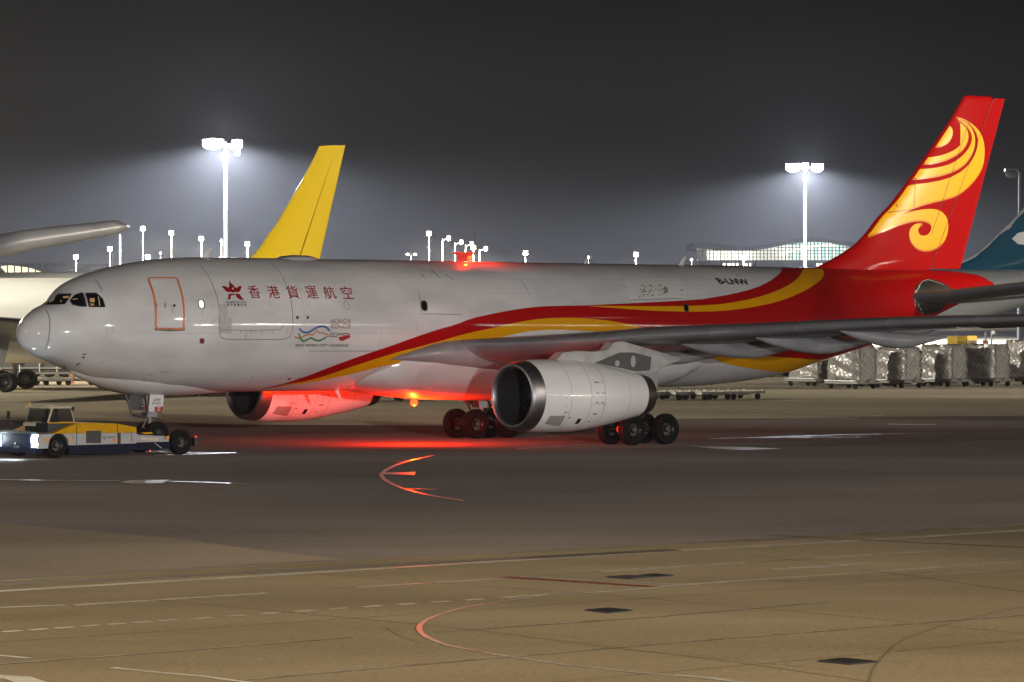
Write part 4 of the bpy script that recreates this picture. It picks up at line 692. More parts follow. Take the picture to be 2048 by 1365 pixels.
for q, wd in (([(338, 963.5), (420, 965.5), (496, 968.5)], .22), ([(0, 960), (90, 961.5)], .25), ([(86, 961.5), (240, 962.5)], .12), ([(285, 904.5), (470, 906.5)], .22), ([(310, 911.5), (470, 906.5)], .2),
              ([(1455, 822.5), (1560, 825), (1660, 828.5), (1770, 832.5)], .4), ([(1480, 836), (1600, 837), (1720, 839)], .35), ([(1420, 878.5), (1560, 874), (1690, 870), (1810, 867.5)], .22), ([(1440, 877), (1600, 875.5), (1740, 875)], .2), ([(1490, 801), (1570, 802), (1625, 803.5)], .7), ([(1775, 849), (1870, 850)], .5), ([(1700, 871), (1900, 866.5)], .15)):
    gline(q, wd, WPT)
gpoly([(238, 966), (262, 962), (340, 961), (325, 968), (262, 969)], WPF); gpoly([(1380, 893.5), (1470, 895), (1562, 898.5), (1480, 901.5), (1430, 899)], WPF)
gline([(223, 1337), (320, 1347), (400, 1353.5), (500, 1367)], .13, WPT); gline([(-30, 1310), (58, 1318)], .13, WPT); gline([(-20, 1354), (35, 1357), (70, 1369)], .5, WPT)
gline([(1348, 1352), (1420, 1358), (1500, 1368)], .14, WPT)
for q in ([(480, 1362), (700, 1343), (940, 1322), (1348, 1287), (1700, 1259), (2080, 1229)], [(0, 1330), (300, 1308), (700, 1276)], [(870, 1266), (1300, 1236), (1660, 1205)]): gline(q, .10, WPF, .009)
for q in ([(2048, 1215), (1960, 1233), (1870, 1257), (1800, 1283), (1765, 1315), (1745, 1340), (1738, 1366)], [(1348, 1312), (1560, 1331), (1680, 1343)], [(770, 1256), (800, 1275), (850, 1290)], [(1690, 1318), (1820, 1329)], [(1170, 1294), (1300, 1306), (1500, 1320)]):
    gline(smooth_poly(q, 1, False), .014, DKL, .014)
for q in ([(0, 1286), (500, 1252), (1000, 1218), (1600, 1176), (2080, 1140)], [(1100, 1367), (1600, 1322), (2080, 1278)], [(300, 1200), (900, 1256), (1500, 1330), (1760, 1368)], [(1500, 1110), (1800, 1150), (2080, 1190)], [(640, 1150), (1200, 1190), (1760, 1240), (2080, 1272)]): gline(q, .018, JNT, .005)
mo = mk.build('ground_markings', smooth=0, recalc=False); mo['kind'] = 'structure'
# drain grates
gm = mat('cast_iron', (.02, .02, .022), .5, metal=.3)
def grate(px, label):
    P_ = [Vector((*gr(*p), 0)) for p in px]; c_ = sum(P_, Vector())/4; b = MB(); L_ = [p-c_ for p in P_]
    b.loft([[(*(q*1.0).xy, -.02) for q in L_], [(*q.xy, .010) for q in L_]], gm)
    for k in range(1, 12):
        a = L_[0].lerp(L_[1], k/12); d = L_[3].lerp(L_[2], k/12); b.tube([(a.x, a.y, .008), (d.x, d.y, .008)], .018, mat('grate_bar', (.05, .05, .055), .4, metal=.6), 5)
    o = b.build('drain_grate', smooth=0); o.location = (c_.x, c_.y, .012); tag(o, label, 'drain grate', 'drain grates set in the concrete'); return o
grate([(1170, 1222.5), (1220, 1218.5), (1266, 1223), (1215, 1228)], 'dark square drain grate just right of the reddish curved line, alone in the concrete')
grate([(1636, 1325), (1690, 1319), (1757, 1326), (1700, 1331)], 'largest dark drain grate, nearest the lower right edge')
grate([(1212, 1156), (1257, 1153), (1303, 1155.5), (1262, 1159.5)], 'left one of two touching dark drain grates')
grate([(1280, 1153), (1312, 1150), (1348, 1153), (1305, 1155.8)], 'right one of two touching dark drain grates')
# ================================================================ tow tractor
TY = mat('tractor_yellow', (.60, .31, .002), .6, spec=.1, noise=(3, .15, (1, 1, 1))); TW = mat('tractor_white', (.42, .41, .40), .5, spec=.2, noise=(3, .12, (1, 1, 1))); TB = mat('tractor_blue', (.008, .010, .028), .6, spec=.12)
TC = mat('cab_cream', (.55, .48, .34), .45); TG = mat('cab_glass', (.02, .022, .022), .05, alpha=.85, spec=.6); TO = mat('side_marker', (.85, .30, .02), .4)
tug = empty('tow_tractor', (X0, Y0, 0), PSI, 'yellow, white and blue aircraft tow tractor gripping the nose wheel, headlights on', 'tow tractor')
def TBd(b, name, parent=tug, **k): return b.build(name, parent, flip=True, **k)
b = MB()
arch = [(.88+.49*math.cos(t), .52+.49*math.sin(t)) for t in [math.pi*(1-k/10) for k in range(11)]]
side = [(-.10, .42), (.36, .42)]+[p for p in arch]+[(1.40, .52), (4.66, .52), (4.66, .95), (.46, 1.0), (-.08, .98)]
b.prism(side, 'y', 1.06, 1.60, TW); b.prism(side, 'y', -1.60, -1.06, TW); b.box((2.9, 0, .72), (3.5, 2.2, .42), TB); b.box((.15, 0, .66), (.5, 2.14, .6), TB)
body = TBd(b, 'body', smooth=30)
b = MB(); b.prism([(.46, 1.003), (.65, 1.02), (1.72, 1.38), (2.6, 1.40), (3.71, 1.34), (4.25, 1.25), (4.66, 1.17), (4.66, .955)], 'y', -1.598, 1.602, TY); b.box((.2, 0, 1.03), (.6, 3.1, .10), mat('cab_dark_panel', (.014, .020, .024), .5)); TBd(b, 'hood', bevel=.02)
b = MB(); b.prism([(1.36, .16), (1.36, .52), (4.655, .518), (4.68, .30), (4.2, .12)], 'y', -1.61, 1.615, TB); b.box((.0, 0, .33), (.34, 3.1, .22), TB); b.box((3, 0, .3), (3.4, 2, .3), TB); TBd(b, 'skirt')
b = MB()
for x_ in (1.74, 3.72): b.box((x_, 1.612, .85), (.02, .012, 1.0), BLACK)
b.box((3.80, 1.63, .74), (.10, .04, .46), BLACK); b.prism([(2.2, .59), (2.2, 1.09), (2.92, 1.07), (2.9, .57)], 'y', 1.60, 1.625, BLACK)
b.box((4.42, 1.61, .78), (.03, .02, .36), DGREY); b.box((4.22, 1.61, .95), (.42, .02, .02), DGREY)
for k in range(6): b.box((2.55, 1.628, .64+k*.07), (.62, .02, .015), BLACK)
join_into(body, TBd(b, 'side_vent', body))
for x_, z_ in ((.31, .76), (1.38, .74), (3.62, .67), (6.2, .72)):
    b = MB(); b.box((x_, 1.625 if x_ < 6 else 1.60, z_), (.14, .04, .12), TO); TBd(b, 'side_marker_light', body)
s_ = Skin()
def tside(x, z, off=0.):
    x = np.atleast_1d(np.asarray(x, float)); z = np.atleast_1d(np.asarray(z, float)); return np.stack([x, 0*x+1.603+off, z], -1), np.stack([0*x, 0*x+1, 0*x], -1)
s_.poly([[(2.98, .84), (3.03, .76), (3.10, .73), (3.20, .88), (3.12, .80), (3.06, .79)]], mat('mark_teal', (.02, .07, .10), .5), .008, 0, 0, f=tside)
put_text(s_, 'HAECO', 3.22, .765, .36, .075, BLACK, off=.008, bold=.02, shear=.3, R=1, f=tside); put_text(s_, '2', 1.50, .80, .06, .10, BLACK, off=.008, bold=.02, R=1, f=tside)
join_into(body, s_.finish('side_lettering', body))
# cab
b = MB(); y0_, y1_ = -.42, 1.24
b.loft([[(.60, y0_, 1.0), (1.92, y0_, 1.0), (1.92, y1_, 1.0), (.60, y1_, 1.0)], [(.60, y0_, 1.42), (1.90, y0_, 1.39), (1.90, y1_, 1.39), (.60, y1_, 1.43)]], mat('cab_dark_panel', (.014, .020, .024), .5)); b.box((1.25, y1_, 1.425), (1.28, .05, .05), TY)
for (xa, xb_) in ((.62, .82), (1.87, 1.68)):
    for y in (y0_+.03, y1_-.03): b.tube([(xa, y, 1.42), (xb_, y, 2.0)], .035, TC if y > 0 else DGREY, 6)
b.tube([(1.02, y0_+.02, 1.42), (1.05, y0_+.02, 2.0)], .03, DGREY, 6)
cab = TBd(b, 'cab')
b = MB(); b.box((1.22, (y0_+y1_)/2, 2.035), (1.15, 1.74, .07), TC); b.box((1.2, .3, 2.09), (.5, .5, .05), TC); TBd(b, 'cab_roof', cab, bevel=.02)
b = MB()
b.add([(.625, y0_+.07, 1.46), (.625, y1_-.07, 1.46), (.81, y1_-.07, 1.98), (.81, y0_+.07, 1.98)], [(0, 1, 2, 3)], TG); TBd(b, 'windscreen', cab, recalc=False)
b = MB(); b.add([(.70, y1_, 1.47), (1.84, y1_, 1.45), (1.68, y1_, 1.98), (.84, y1_, 1.98)], [(0, 1, 2, 3)], TG); TBd(b, 'side_window', cab, recalc=False)
b = MB(); b.prism([(.52, 1.28), (.54, 1.40), (.66, 1.44), (.66, 1.28)], 'y', -.45, .35, TC); TBd(b, 'dashboard_cowl', cab)
for (x_, y, z_) in ((1.75, 1.32, 1.98), (.55, -1.55, 1.68)):
    b = MB(); b.box((x_, y, z_), (.05, .16, .32 if y < 0 else .16), BLACK); b.tube([(x_, y, z_), (x_+.05, y*(.82 if y > 0 else .9), 1.25 if y < 0 else 1.9)], .012, BLACK, 5); TBd(b, 'wing_mirror', cab)
b = MB(); b.lathe([(0, .05), (.12, .045), (.16, .02)], (.75, -.3, 2.07), mat('amber_beacon', (.6, .35, .1), .3), 'z', 12, cap=True); TBd(b, 'roof_beacon', cab)
for x_, y in ((.88, 1.34), (.88, -1.34)): 
    w_ = wheel(x_, y, .52, .515, .36, tug)
for y in (1.42, -1.42): w_ = wheel(6.93, y, .52, .52, .44, tug)
b = MB()
for y in (1.36, -1.36):
    b.prism([(4.66, .55), (4.66, .93), (4.85, .86), (6.35, .76), (6.35, .55)], 'y', y-.12, y+.12, TW)
    b.prism([(4.66, .28), (4.66, .55), (6.4, .55), (6.4, .30), (5.9, .20), (5.3, .22)], 'y', y-.13, y+.135, TB)
    b.prism([(5.1, .95), (5.1, .88), (5.6, .88), (5.5, .95)], 'y', y-.3, y+.1, TY)
    b.tube([(5.62, y+math.copysign(.145, y), .52), (5.95, y+math.copysign(.145, y), .30)], .02, TW, 5)
    b.box((7.25, y*.72, .52), (1.1, .12, .25), TB); b.box((7.70, y, .52), (.14, .3, .36), BLACK)
b.box((5.0, 0, .6), (.5, 2.6, .7), TB)
TBd(b, 'lifting_arm')
b = MB(); b.box((6.5, 0, .21), (1.5, 2.3, .10), DGREY); b.box((5.85, 0, .5), (.12, 1.5, .5), DGREY); b.box((7.18, 0, .42), (.12, 1.5, .4), DGREY); TBd(b, 'wheel_cradle')
b = MB(); b.prism([(4.95, .64), (4.95, .76), (5.84, .71), (5.80, .60)], 'y', 1.485, 1.50, TC); TBd(b, 'side_plate')
s_ = Skin(); put_text(s_, 'AST-2P 360', 5.02, .655, .7, .06, BLACK, off=-.098, R=1, f=tside) ; s_.finish('plate_lettering', tug) if False else None
for y in (1.36, -1.36):
    b = MB(); b.box((7.79, y, .60), (.04, .12, .10), TO); b.box((7.79, y, .72), (.03, .06, .05), mat('red_lamp', (.8, .02, .02), .3, emit=(1, .03, .02), estr=3)); TBd(b, 'tail_light')
b = MB(); b.sphere((5.4, 1.5, .20), .03, MATS['red_lamp'], 8); TBd(b, 'tail_light')
HLM = mat('headlight_lens', (1, 1, 1), .2, emit=(.80, .94, 1), estr=200)
for y in (1.40, -1.22):
    b = MB(); b.lathe([(0, .19), (.02, .20), (.1, .20)], (-.14, y, .76), BLACK, 'x', 20, cap=True); ho = TBd(b, 'headlight_bezel')
    b = MB(); b.sphere((-.15, y, .76), .19, HLM, 14, (.5, 1, 1)); TBd(b, 'headlight', ho)
    lamp('SPOT', (-.30, -y, .78), 5200, (.62, .85, 1), .12, parent=tug, cone=120, name='headlight_beam').rotation_euler = Vector((-1, .25*0, -.06)).to_track_quat('-Z', 'Y').to_euler()
b = MB(); b.box((-.16, .1, .45), (.1, .3, .10), STRUT); b.tube([(-.2, .1, .45), (-.2, .1, .66)], .02, STRUT, 6); TBd(b, 'tow_hitch')
# --- people in the cab
def person(loc, rz, label, shirt, lean=0.):
    SK = mat('skin', (.30, .17, .11), .5); root = None
    V = [(0, 0, .0), (0, 0, .22), (0, 0, .42), (0, 0, .50), (0, 0, .56), (0, .17, .46), (-.05, .22, .24), (-.28, .16, .22), (0, -.17, .46), (-.05, -.22, .24), (-.28, -.16, .22),
         (-.05, .10, .0), (-.45, .11, .02), (-.46, .11, -.36), (-.56, .11, -.38), (-.05, -.10, .0), (-.45, -.11, .02), (-.46, -.11, -.36), (-.56, -.11, -.38), (0, 0, .66), (-.005, 0, .76)]
    E_ = [(0, 1), (1, 2), (2, 3), (3, 4), (2, 5), (5, 6), (6, 7), (2, 8), (8, 9), (9, 10), (0, 11), (11, 12), (12, 13), (13, 14), (0, 15), (15, 16), (16, 17), (17, 18), (4, 19), (19, 20)]
    R_ = [.15, .14, .15, .065, .06, .065, .045, .032, .065, .045, .032, .09, .07, .05, .04, .09, .07, .05, .04, .085, .075]
    me = bpy.data.meshes.new('person'); me.from_pydata(V, E_, []); o = bpy.data.objects.new('person', me); C.objects.link(o)
    sm = o.modifiers.new('skin', 'SKIN')
    for i, r_ in enumerate(R_): me.skin_vertices[0].data[i].radius = (r_, r_)
    me.skin_vertices[0].data[0].use_root = True
    o.modifiers.new('sub', 'SUBSURF').levels = 1; me.materials.append(shirt)
    o.location = loc; o.rotation_euler = (0, 0, rz); tag(o, label, 'person', 'people in the tow tractor cab')
    h = MB(); h.sphere((.02, 0, .76), .10, mat('dark_hair', (.01, .009, .008), .6), 12, (1, .85, .8)); h.build('hair', o)
    f_ = MB(); f_.sphere((-.075, 0, .70), .055, SK, 10, (.6, 1, 1.2)); f_.box((-.115, 0, .695), (.03, .02, .03), SK); f_.build('face', o); return o
def tloc(x, y, z): return Vector((X0+x*math.cos(PSI)+y*math.sin(PSI), Y0+x*math.sin(PSI)-y*math.cos(PSI), z))
person(tloc(1.25, .85, 1.16), PSI, 'dark-clad driver seated at the side window of the tow tractor cab', mat('navy_overall', (.02, .025, .04), .7))
person(tloc(1.30, .10, 1.14), PSI, 'dark figure seated behind the windscreen of the tow tractor, left of the driver', mat('dark_jacket', (.03, .03, .03), .7))
# ================================================================ parked airliners behind
def jet(root, body, finm, wingm, parts, k=1.0, eng=None, wz=None, tz=1.0):
    root.scale = (k, k, k)
    s_ = Skin(); xs_ = np.concatenate([np.linspace(0, 3, 26)**2, np.linspace(9.5, 36, 18), np.linspace(37, 57.6, 30)]); n_ = 56; p_ = np.linspace(-math.pi, math.pi, n_, endpoint=False)
    A_, B_ = np.meshgrid(xs_, p_, indexing='ij'); P_, N_ = surf(A_.ravel(), B_.ravel()); N_[:n_] = (-1, 0, 0)
    s_.put(P_, N_, [(i*n_+q, i*n_+(q+1) % n_, (i+1)*n_+(q+1) % n_, (i+1)*n_+q) for i in range(len(xs_)-1) for q in range(n_)], body); fo = s_.finish('fuselage', root)
    b = MB(); b.loft([ell(x, 0, 3.6, w_, 3.6-zb, 24, 2.5) for x, w_, zb in ((16.5, 1.8, 2.5), (20, 2.9, 2.1), (24, 3.1, 1.95), (31, 3.1, 1.95), (35, 2.7, 2.9))], body); b.build('belly_fairing', fo, flip=True, smooth=60)
    for i_ in range(3 if 'win' in parts else 0): pass
    if 'fin' in parts:
        b = MB(); b.loft([fring(z) for z in np.linspace(7.7, 16.75, 22)], finm); fi = b.build('fin', root, flip=True, smooth=60)
        b = MB(); rings = []
        for z in np.linspace(8.12, 16.72, 10):
            x0_, x1_ = frd(z)+.04, fte(z); rings.append([(x0_, .11, z), (x0_, -.11, z), (x1_, -.015, z), (x1_, .015, z)])
        b.loft(rings, finm); b.build('rudder', fi, flip=True, smooth=30)
        b = MB()
        for sd in (1, -1):
            b.loft([[(le, sd*y, z), (le+.3*ch, sd*y, z+.05*ch), (le+ch, sd*y, z), (le+.3*ch, sd*y, z-.05*ch)] for y, le, ch, z in ((.5, 49.6, 5.8, 6.6), (9.7, 55.6, 2.3, 7.8))], wingm)
        b.build('tailplane', root, flip=True, smooth=60)
    for sd in (1, -1):
        b = MB(); b.loft([[(x, sd*y, (z-interp(y, WY, WZ))*(tz if y < 29 else .7)+interp(y, WY, WZ)+(wz(y) if wz else 0)) for x, y, z in wing_sec(y)] for y in (2.3, 6.35, 9.4, 15, 20, 24, 27, 28.6, 29.2)], wingm); wg = b.build('wing', root, flip=True, smooth=60)
        if eng:
            ex, ey, ez = eng; b = MB(); cc = (ex, sd*ey, ez); b.lathe([(t, interp(t, px, pr)*1.12) for t in np.linspace(0, 6.8, 24)], cc, body, n=36)
            b.prism([(ex+1.5, ez+1.4), (ex+5, ez+1.2), (ex+8, ez+2.2), (ex+4, ez+2.4)], 'y', sd*ey-.25, sd*ey+.25, body); eo = b.build('engine', root, flip=True, smooth=50)
            b = MB(); b.lathe([(.0, 1.42), (.35, 1.2), (1.6, 1.25), (1.6, .02)], cc, mat('inlet_duct', (.03, .03, .034), .45), n=32); b.build('inlet_duct', eo, flip=True)
            b = MB(); pts = []
            r0, r1 = [], []
            for q in range(32): a = 2*math.pi*q/32; r0.append((ex+6.8, sd*ey+1.04*math.cos(a), ez+1.04*math.sin(a))); r1.append((ex+7.5+(.35 if q % 2 else 0), sd*ey+.9*math.cos(a), ez+.9*math.sin(a)))
            b.loft([r0, r1], BLACK); b.build('exhaust_nozzle', eo, flip=True)
    for sd in (1, -1):
        for x in (27.9, 29.8):
            for y in (4.7, 6.0): wheel(x, sd*y, .69, .69, .48, root)
        b = MB(); b.tube([(27.7, sd*5.34, .7), (30, sd*5.34, .7)], .14, STRUT, 8); b.tube([(28.8, sd*5.34, .7), (28.6, sd*5.3, 4.2)], .2, STRUT, 10); b.tube([(28.7, sd*5.34, 1.9), (28.4, sd*3.6, 3.4)], .1, STRUT, 6)
        for x in (27.86, 29.84): b.tube([(x, sd*4.5, .69), (x, sd*6.2, .69)], .08, STRUT, 8)
        b.prism([(27.6, 3.9), (29.8, 3.9), (29.4, 1.9), (28.1, 1.7)], 'y', sd*5.72, sd*5.77, wingm)
        b.build('main_landing_gear', root, flip=True, smooth=40)
    for y in (-.36, .36): wheel(6.6, y, .52, .52, .36, root)
    b = MB(); b.tube([(6.6, 0, .52), (6.4, 0, 3.0)], .12, STRUT, 8); b.tube([(6.6, -.4, .52), (6.6, .4, .52)], .06, STRUT, 8); b.build('nose_landing_gear', root, flip=True)
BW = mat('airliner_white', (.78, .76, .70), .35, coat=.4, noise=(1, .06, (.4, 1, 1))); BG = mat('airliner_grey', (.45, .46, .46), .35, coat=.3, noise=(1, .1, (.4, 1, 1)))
YFIN = mat('yellow_tail_paint', (.40, .27, .0), .3, coat=.7, bump=(.7, .1, .02)); TEAL = mat('teal_tail_paint', (.0, .075, .13), .5, coat=.1, spec=.15); SILV = mat('bare_wing_metal', (.44, .46, .49), .36, metal=.2, noise=(1.5, .15, (1, .4, 1)))
j = empty('parked_airliner', (-7.5, 270, 0), math.radians(180), 'white airliner fuselage parked behind the nose of the cargo airplane, brightly lit', 'airplane', 'airliners parked behind')
jet(j, BW, BW, DGREY, ('win',))
j = empty('parked_airliner', (-55.35, 348.5, 0), math.radians(-50), 'airliner behind the cargo airplane with only its plain yellow tail fin showing', 'airplane', 'airliners parked behind')
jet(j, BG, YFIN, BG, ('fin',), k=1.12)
j = empty('parked_airliner', (-10.6, 315, 0), math.radians(20), 'grey airliner with a teal tail fin at the right edge', 'airplane', 'airliners parked behind')
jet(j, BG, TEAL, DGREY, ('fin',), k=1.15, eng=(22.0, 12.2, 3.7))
b = MB(); b.prism([(50.7, 10.4), (51.2, 10.85), (52.5, 11.1), (54, 10.9), (53.5, 10.3), (52.2, 9.9), (51.2, 10.0)], 'y', .30, .38, WHITE2); b.build('tail_emblem', j, flip=True)
b = MB(); b.loft([[(fle(z)-.05, .06, z), (fle(z)+.35, .16, z), (fle(z)+.35, -.16, z), (fle(z)-.05, -.06, z)] for z in np.linspace(8.2, 16.6, 8)], BG); b.build('fin_leading_edge', j, flip=True)
j = empty('parked_airliner', (-52.9, 176, 0), math.radians(90), 'airliner out of view at the left, only its silver wing tip showing', 'airplane', 'airliners parked behind')
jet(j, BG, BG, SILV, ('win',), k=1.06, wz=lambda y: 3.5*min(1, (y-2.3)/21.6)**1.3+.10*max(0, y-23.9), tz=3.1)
for i, (u, lab) in enumerate(((34, 'leftmost of two tiny dark blue tail fins before the glowing terminal'), (103, 'right of two tiny dark blue tail fins before the glowing terminal'))):
    p = at(u, 560, 1500); j = empty('distant_airliner', (p.x+48, p.y, 0), math.radians(180), lab, 'airplane', 'distant airliners at the terminal')
    j.scale = (1.22, 1.22, 1.22); DB = mat('navy_tail_paint', (.012, .02, .04), .4)
    b = MB(); b.loft([fring(z) for z in (8, 12, 16.7)], DB); b.build('fin', j, flip=True); b = MB(); b.loft([ell(x, 0, z, w_, h_, 16) for x, z, w_, h_ in ((0, 4.8, .1, .1), (3, 5, 2, 2), (8, 5.2, 2.8, 2.8), (38, 5.2, 2.8, 2.8), (57, 7.2, .4, .5))], BG); b.build('fuselage', j, flip=True)
    b = MB()
    for x, y in ((6.6, 0), (28.8, 5.3), (28.8, -5.3)): b.tube([(x, y, 0), (x, y*.7, 4)], .5, STRUT, 6)
    b.build('landing_gear', j, flip=True)
# ================================================================ pallets, dollies
DOL = mat('dolly_steel', (.16, .15, .13), .5, metal=.4, noise=(4, .3, (1, 1, 1))); ROL = mat('roller_zinc', (.45, .43, .38), .35, metal=.5)
def make_dolly():
    r = empty('cargo_dolly', (0, 0, 0)); b = MB()
    for y in (-1.15, 1.15): b.box((0, y, .46), (3.3, .12, .16), DOL)
    for x in np.linspace(-1.6, 1.6, 7): b.box((x, 0, .44), (.09, 2.3, .12), DOL)
    b.tube([(-1.6, 0, .38), (-2.5, 0, .30)], .05, DOL, 6); b.box((0, 0, .34), (2.4, .3, .12), DOL)
    for x in (-1.6, 1.6):
        for y in (-1.0, 0, 1.0): b.box((x, y, .58), (.10, .16, .12), DOL)
    b.build('frame', r)
    b = MB()
    for x in np.linspace(-1.45, 1.45, 12): b.tube([(x, -1.05, .53), (x, 1.05, .53)], .04, ROL, 6)
    b.build('rollers', r)
    for x in (-1.2, 1.2):
        for y in (-.95, .95):
            b = MB(); b.lathe([(-.08, .02), (-.08, .17), (-.04, .21), (.04, .21), (.08, .17), (.08, .02)], (x, y, .21), RUB, 'y', 14); b.build('wheel', r)
    return r
proto = make_dolly(); first = [True]
def dolly(x, y, rz, label, group):
    o = proto if first[0] else copy_tree(proto); first[0] = False
    o.location = (x, y, 0); o.rotation_euler = (0, 0, rz); return tag(o, label, 'cargo dolly', group)
def pallet_mat():
    m = bpy.data.materials.new('netted_film'); m.use_nodes = True; t = m.node_tree; b = t.nodes['Principled BSDF']; N = t.nodes.new; L = t.links.new
    tc_ = N('ShaderNodeTexCoord'); oi = N('ShaderNodeObjectInfo'); vo = N('ShaderNodeTexVoronoi'); vo.inputs['Scale'].default_value = 3.4; L(tc_.outputs['Object'], vo.inputs[0])
    r = N('ShaderNodeValToRGB'); r.color_ramp.elements[0].color = (.22, .20, .17, 1); r.color_ramp.elements[1].color = (.55, .52, .47, 1)
    nn = N('ShaderNodeTexNoise'); nn.inputs['Scale'].default_value = 1.3; nn.inputs['Detail'].default_value = 5; L(tc_.outputs['Object'], nn.inputs[0])
    ad = N('ShaderNodeMath'); ad.operation = 'MULTIPLY_ADD'; ad.inputs[1].default_value = .35; L(vo.outputs['Color'], ad.inputs[0]); L(nn.outputs[0], ad.inputs[2]); sb = N('ShaderNodeMath'); sb.operation = 'SUBTRACT'; sb.inputs[1].default_value = .22; L(ad.outputs[0], sb.inputs[0]); L(sb.outputs[0], r.inputs[0])
    sp_ = N('ShaderNodeSeparateXYZ'); L(tc_.outputs['Object'], sp_.inputs[0])
    xy = N('ShaderNodeMath'); xy.operation = 'ADD'; L(sp_.outputs[0], xy.inputs[0]); L(sp_.outputs[1], xy.inputs[1]); wn = N('ShaderNodeMath'); wn.operation = 'MULTIPLY_ADD'; wn.inputs[1].default_value = .7; L(nn.outputs[0], wn.inputs[0]); L(xy.outputs[0], wn.inputs[2])
    def net(op):
        a = N('ShaderNodeMath'); a.operation = op; L(wn.outputs[0], a.inputs[0]); L(sp_.outputs[2], a.inputs[1]); c_ = N('ShaderNodeMath'); c_.operation = 'MULTIPLY'; c_.inputs[1].default_value = 5.2; L(a.outputs[0], c_.inputs[0])
        f_ = N('ShaderNodeMath'); f_.operation = 'PINGPONG'; f_.inputs[1].default_value = 1.0; L(c_.outputs[0], f_.inputs[0]); g = N('ShaderNodeMath'); g.operation = 'LESS_THAN'; g.inputs[1].default_value = .13; L(f_.outputs[0], g.inputs[0]); return g
    mx_ = N('ShaderNodeMath'); mx_.operation = 'MAXIMUM'; L(net('ADD').outputs[0], mx_.inputs[0]); L(net('SUBTRACT').outputs[0], mx_.inputs[1])
    mc = N('ShaderNodeMix'); mc.data_type = 'RGBA'; L(mx_.outputs[0], mc.inputs[0]); L(r.outputs[0], mc.inputs[6]); mc.inputs[7].default_value = (.15, .13, .11, 1)
    rr2 = N('ShaderNodeMapRange'); rr2.inputs[3].default_value = .6; rr2.inputs[4].default_value = 1.05; L(oi.outputs['Random'], rr2.inputs[0]); mm = N('ShaderNodeMix'); mm.data_type = 'RGBA'; mm.blend_type = 'MULTIPLY'; mm.inputs[0].default_value = 1; L(mc.outputs[2], mm.inputs[6]); L(rr2.outputs[0], mm.inputs[7]); L(mm.outputs[2], b.inputs['Base Color'])
    b.inputs['Roughness'].default_value = .28; bp = N('ShaderNodeBump'); bp.inputs['Strength'].default_value = .35; bp.inputs['Distance'].default_value = .09; L(vo.outputs['Distance'], bp.inputs['Height']); L(bp.outputs[0], b.inputs['Normal'])
    MATS['netted_film'] = m; return m
PM = pallet_mat(); random.seed(5)
def pallet(x, y, rz, w_, d_, h, label, seed):
    rg = random.Random(seed); o = empty('cargo_pallet', (x, y, .58), rz, label, 'cargo pallet', 'netted cargo pallets in a row'); b = MB(); n = 12; rings = []
    for k in range(13):
        z = .06+h*k/12; ring = []
        tp = 1 - (.10*max(0, (k-8)/4)**2)
        for i in range(4*n):
            s_ = i//n; t = (i % n)/n*2-1; p = {0: (t, -1), 1: (1, t), 2: (-t, 1), 3: (-1, -t)}[s_]
            l = (abs(p[0])**7+abs(p[1])**7)**(1/7); q = (p[0]/l*w_/2*tp, p[1]/l*d_/2*tp); a = rg.uniform(-.035, .035)+ (.07*math.sin(k*1.3+seed+i*.5) if k not in (0,) else 0)*.5
            ring.append((q[0]*(1+a), q[1]*(1+a), z+(rg.uniform(-.09, .09) if k == 12 else 0)))
        rings.append(ring)
    b.loft(rings, PM); b.build('wrapped_load', o, smooth=75); b = MB(); b.box((0, 0, .03), (w_+.12, d_+.12, .06), METAL); b.build('base_plate', o)
    for sy_ in (-.3, .35):
        b = MB(); b.tube([(-w_/2-.06, sy_*d_, .06), (-w_/2-.05, sy_*d_, h*.9), (-w_/2+.3, sy_*d_, h+.08), (w_/2-.3, sy_*d_, h+.08), (w_/2+.05, sy_*d_, h*.9), (w_/2+.06, sy_*d_, .06)], .025, BLACK, 4); b.build('net_strap', o)
for i, (u, vb, w_, d_, h, lab) in enumerate(((1622, 781, 2.3, 2.9, 1.75, 'low netted pallet at the left end of the row, partly under the tail'), (1704, 786, 2.5, 3.0, 2.55, 'pale netted pallet with a smooth lighter film panel, second from the left'),
      (1796, 784, 2.4, 2.9, 2.35, 'netted silver pallet with sloping top, third from the left in the row'), (1888, 782, 2.4, 2.9, 2.5, 'netted pallet with a brownish right face, fourth from the left'), (1974, 781, 2.3, 2.9, 2.5, 'netted pallet with dark vertical straps, second from the right edge'), (2056, 779, 2.5, 2.9, 2.75, 'tallest netted pallet, cut off by the right edge'))):
    gx, gy = gr(u, vb-8); dolly(gx, gy, math.radians(-48), 'steel dolly under the ' + lab[:lab.index('pallet')+6] + ', ' + ['left end', 'second', 'third', 'fourth', 'fifth', 'right end'][i] + ' of the row', 'dollies carrying pallets')
    pallet(gx, gy, math.radians(-48), d_, w_, h, lab, i+2)
for i, (u, v, rz) in enumerate(((1322, 800, 35), (1372, 800, 32), (1420, 800, 36), (1468, 799, 33))):
    gx, gy = gr(u, v); dolly(gx, gy, math.radians(rz), ['empty flat dolly directly behind the engine exhaust, first of the empty row', 'second empty flat dolly from the engine exhaust', 'third empty flat dolly from the engine exhaust', 'empty flat dolly nearest the wrapped pallets'][i], 'empty dollies behind the engine')
for i, (u, v, rz) in enumerate(((60, 771, 8), (105, 771, 5), (150, 770, 6), (372, 796, 10), (425, 797, 6), (760, 806, 10))):
    gx, gy = gr(u, v+(-4 if u > 300 else 0)); gy += 0
    dolly(gx, gy, math.radians(rz), ['leftmost flat dolly behind the parked airliner wheels', 'flat dolly under the cargo airplane nose, middle of three', 'flat dolly beside the traffic cone', 'flat dolly seen under the fuselage just left of the far engine', 'flat dolly touching the far engine outline on its left', 'flat dolly between the far engine and the belly beacon'][i], 'flat dollies seen under the cargo airplane')
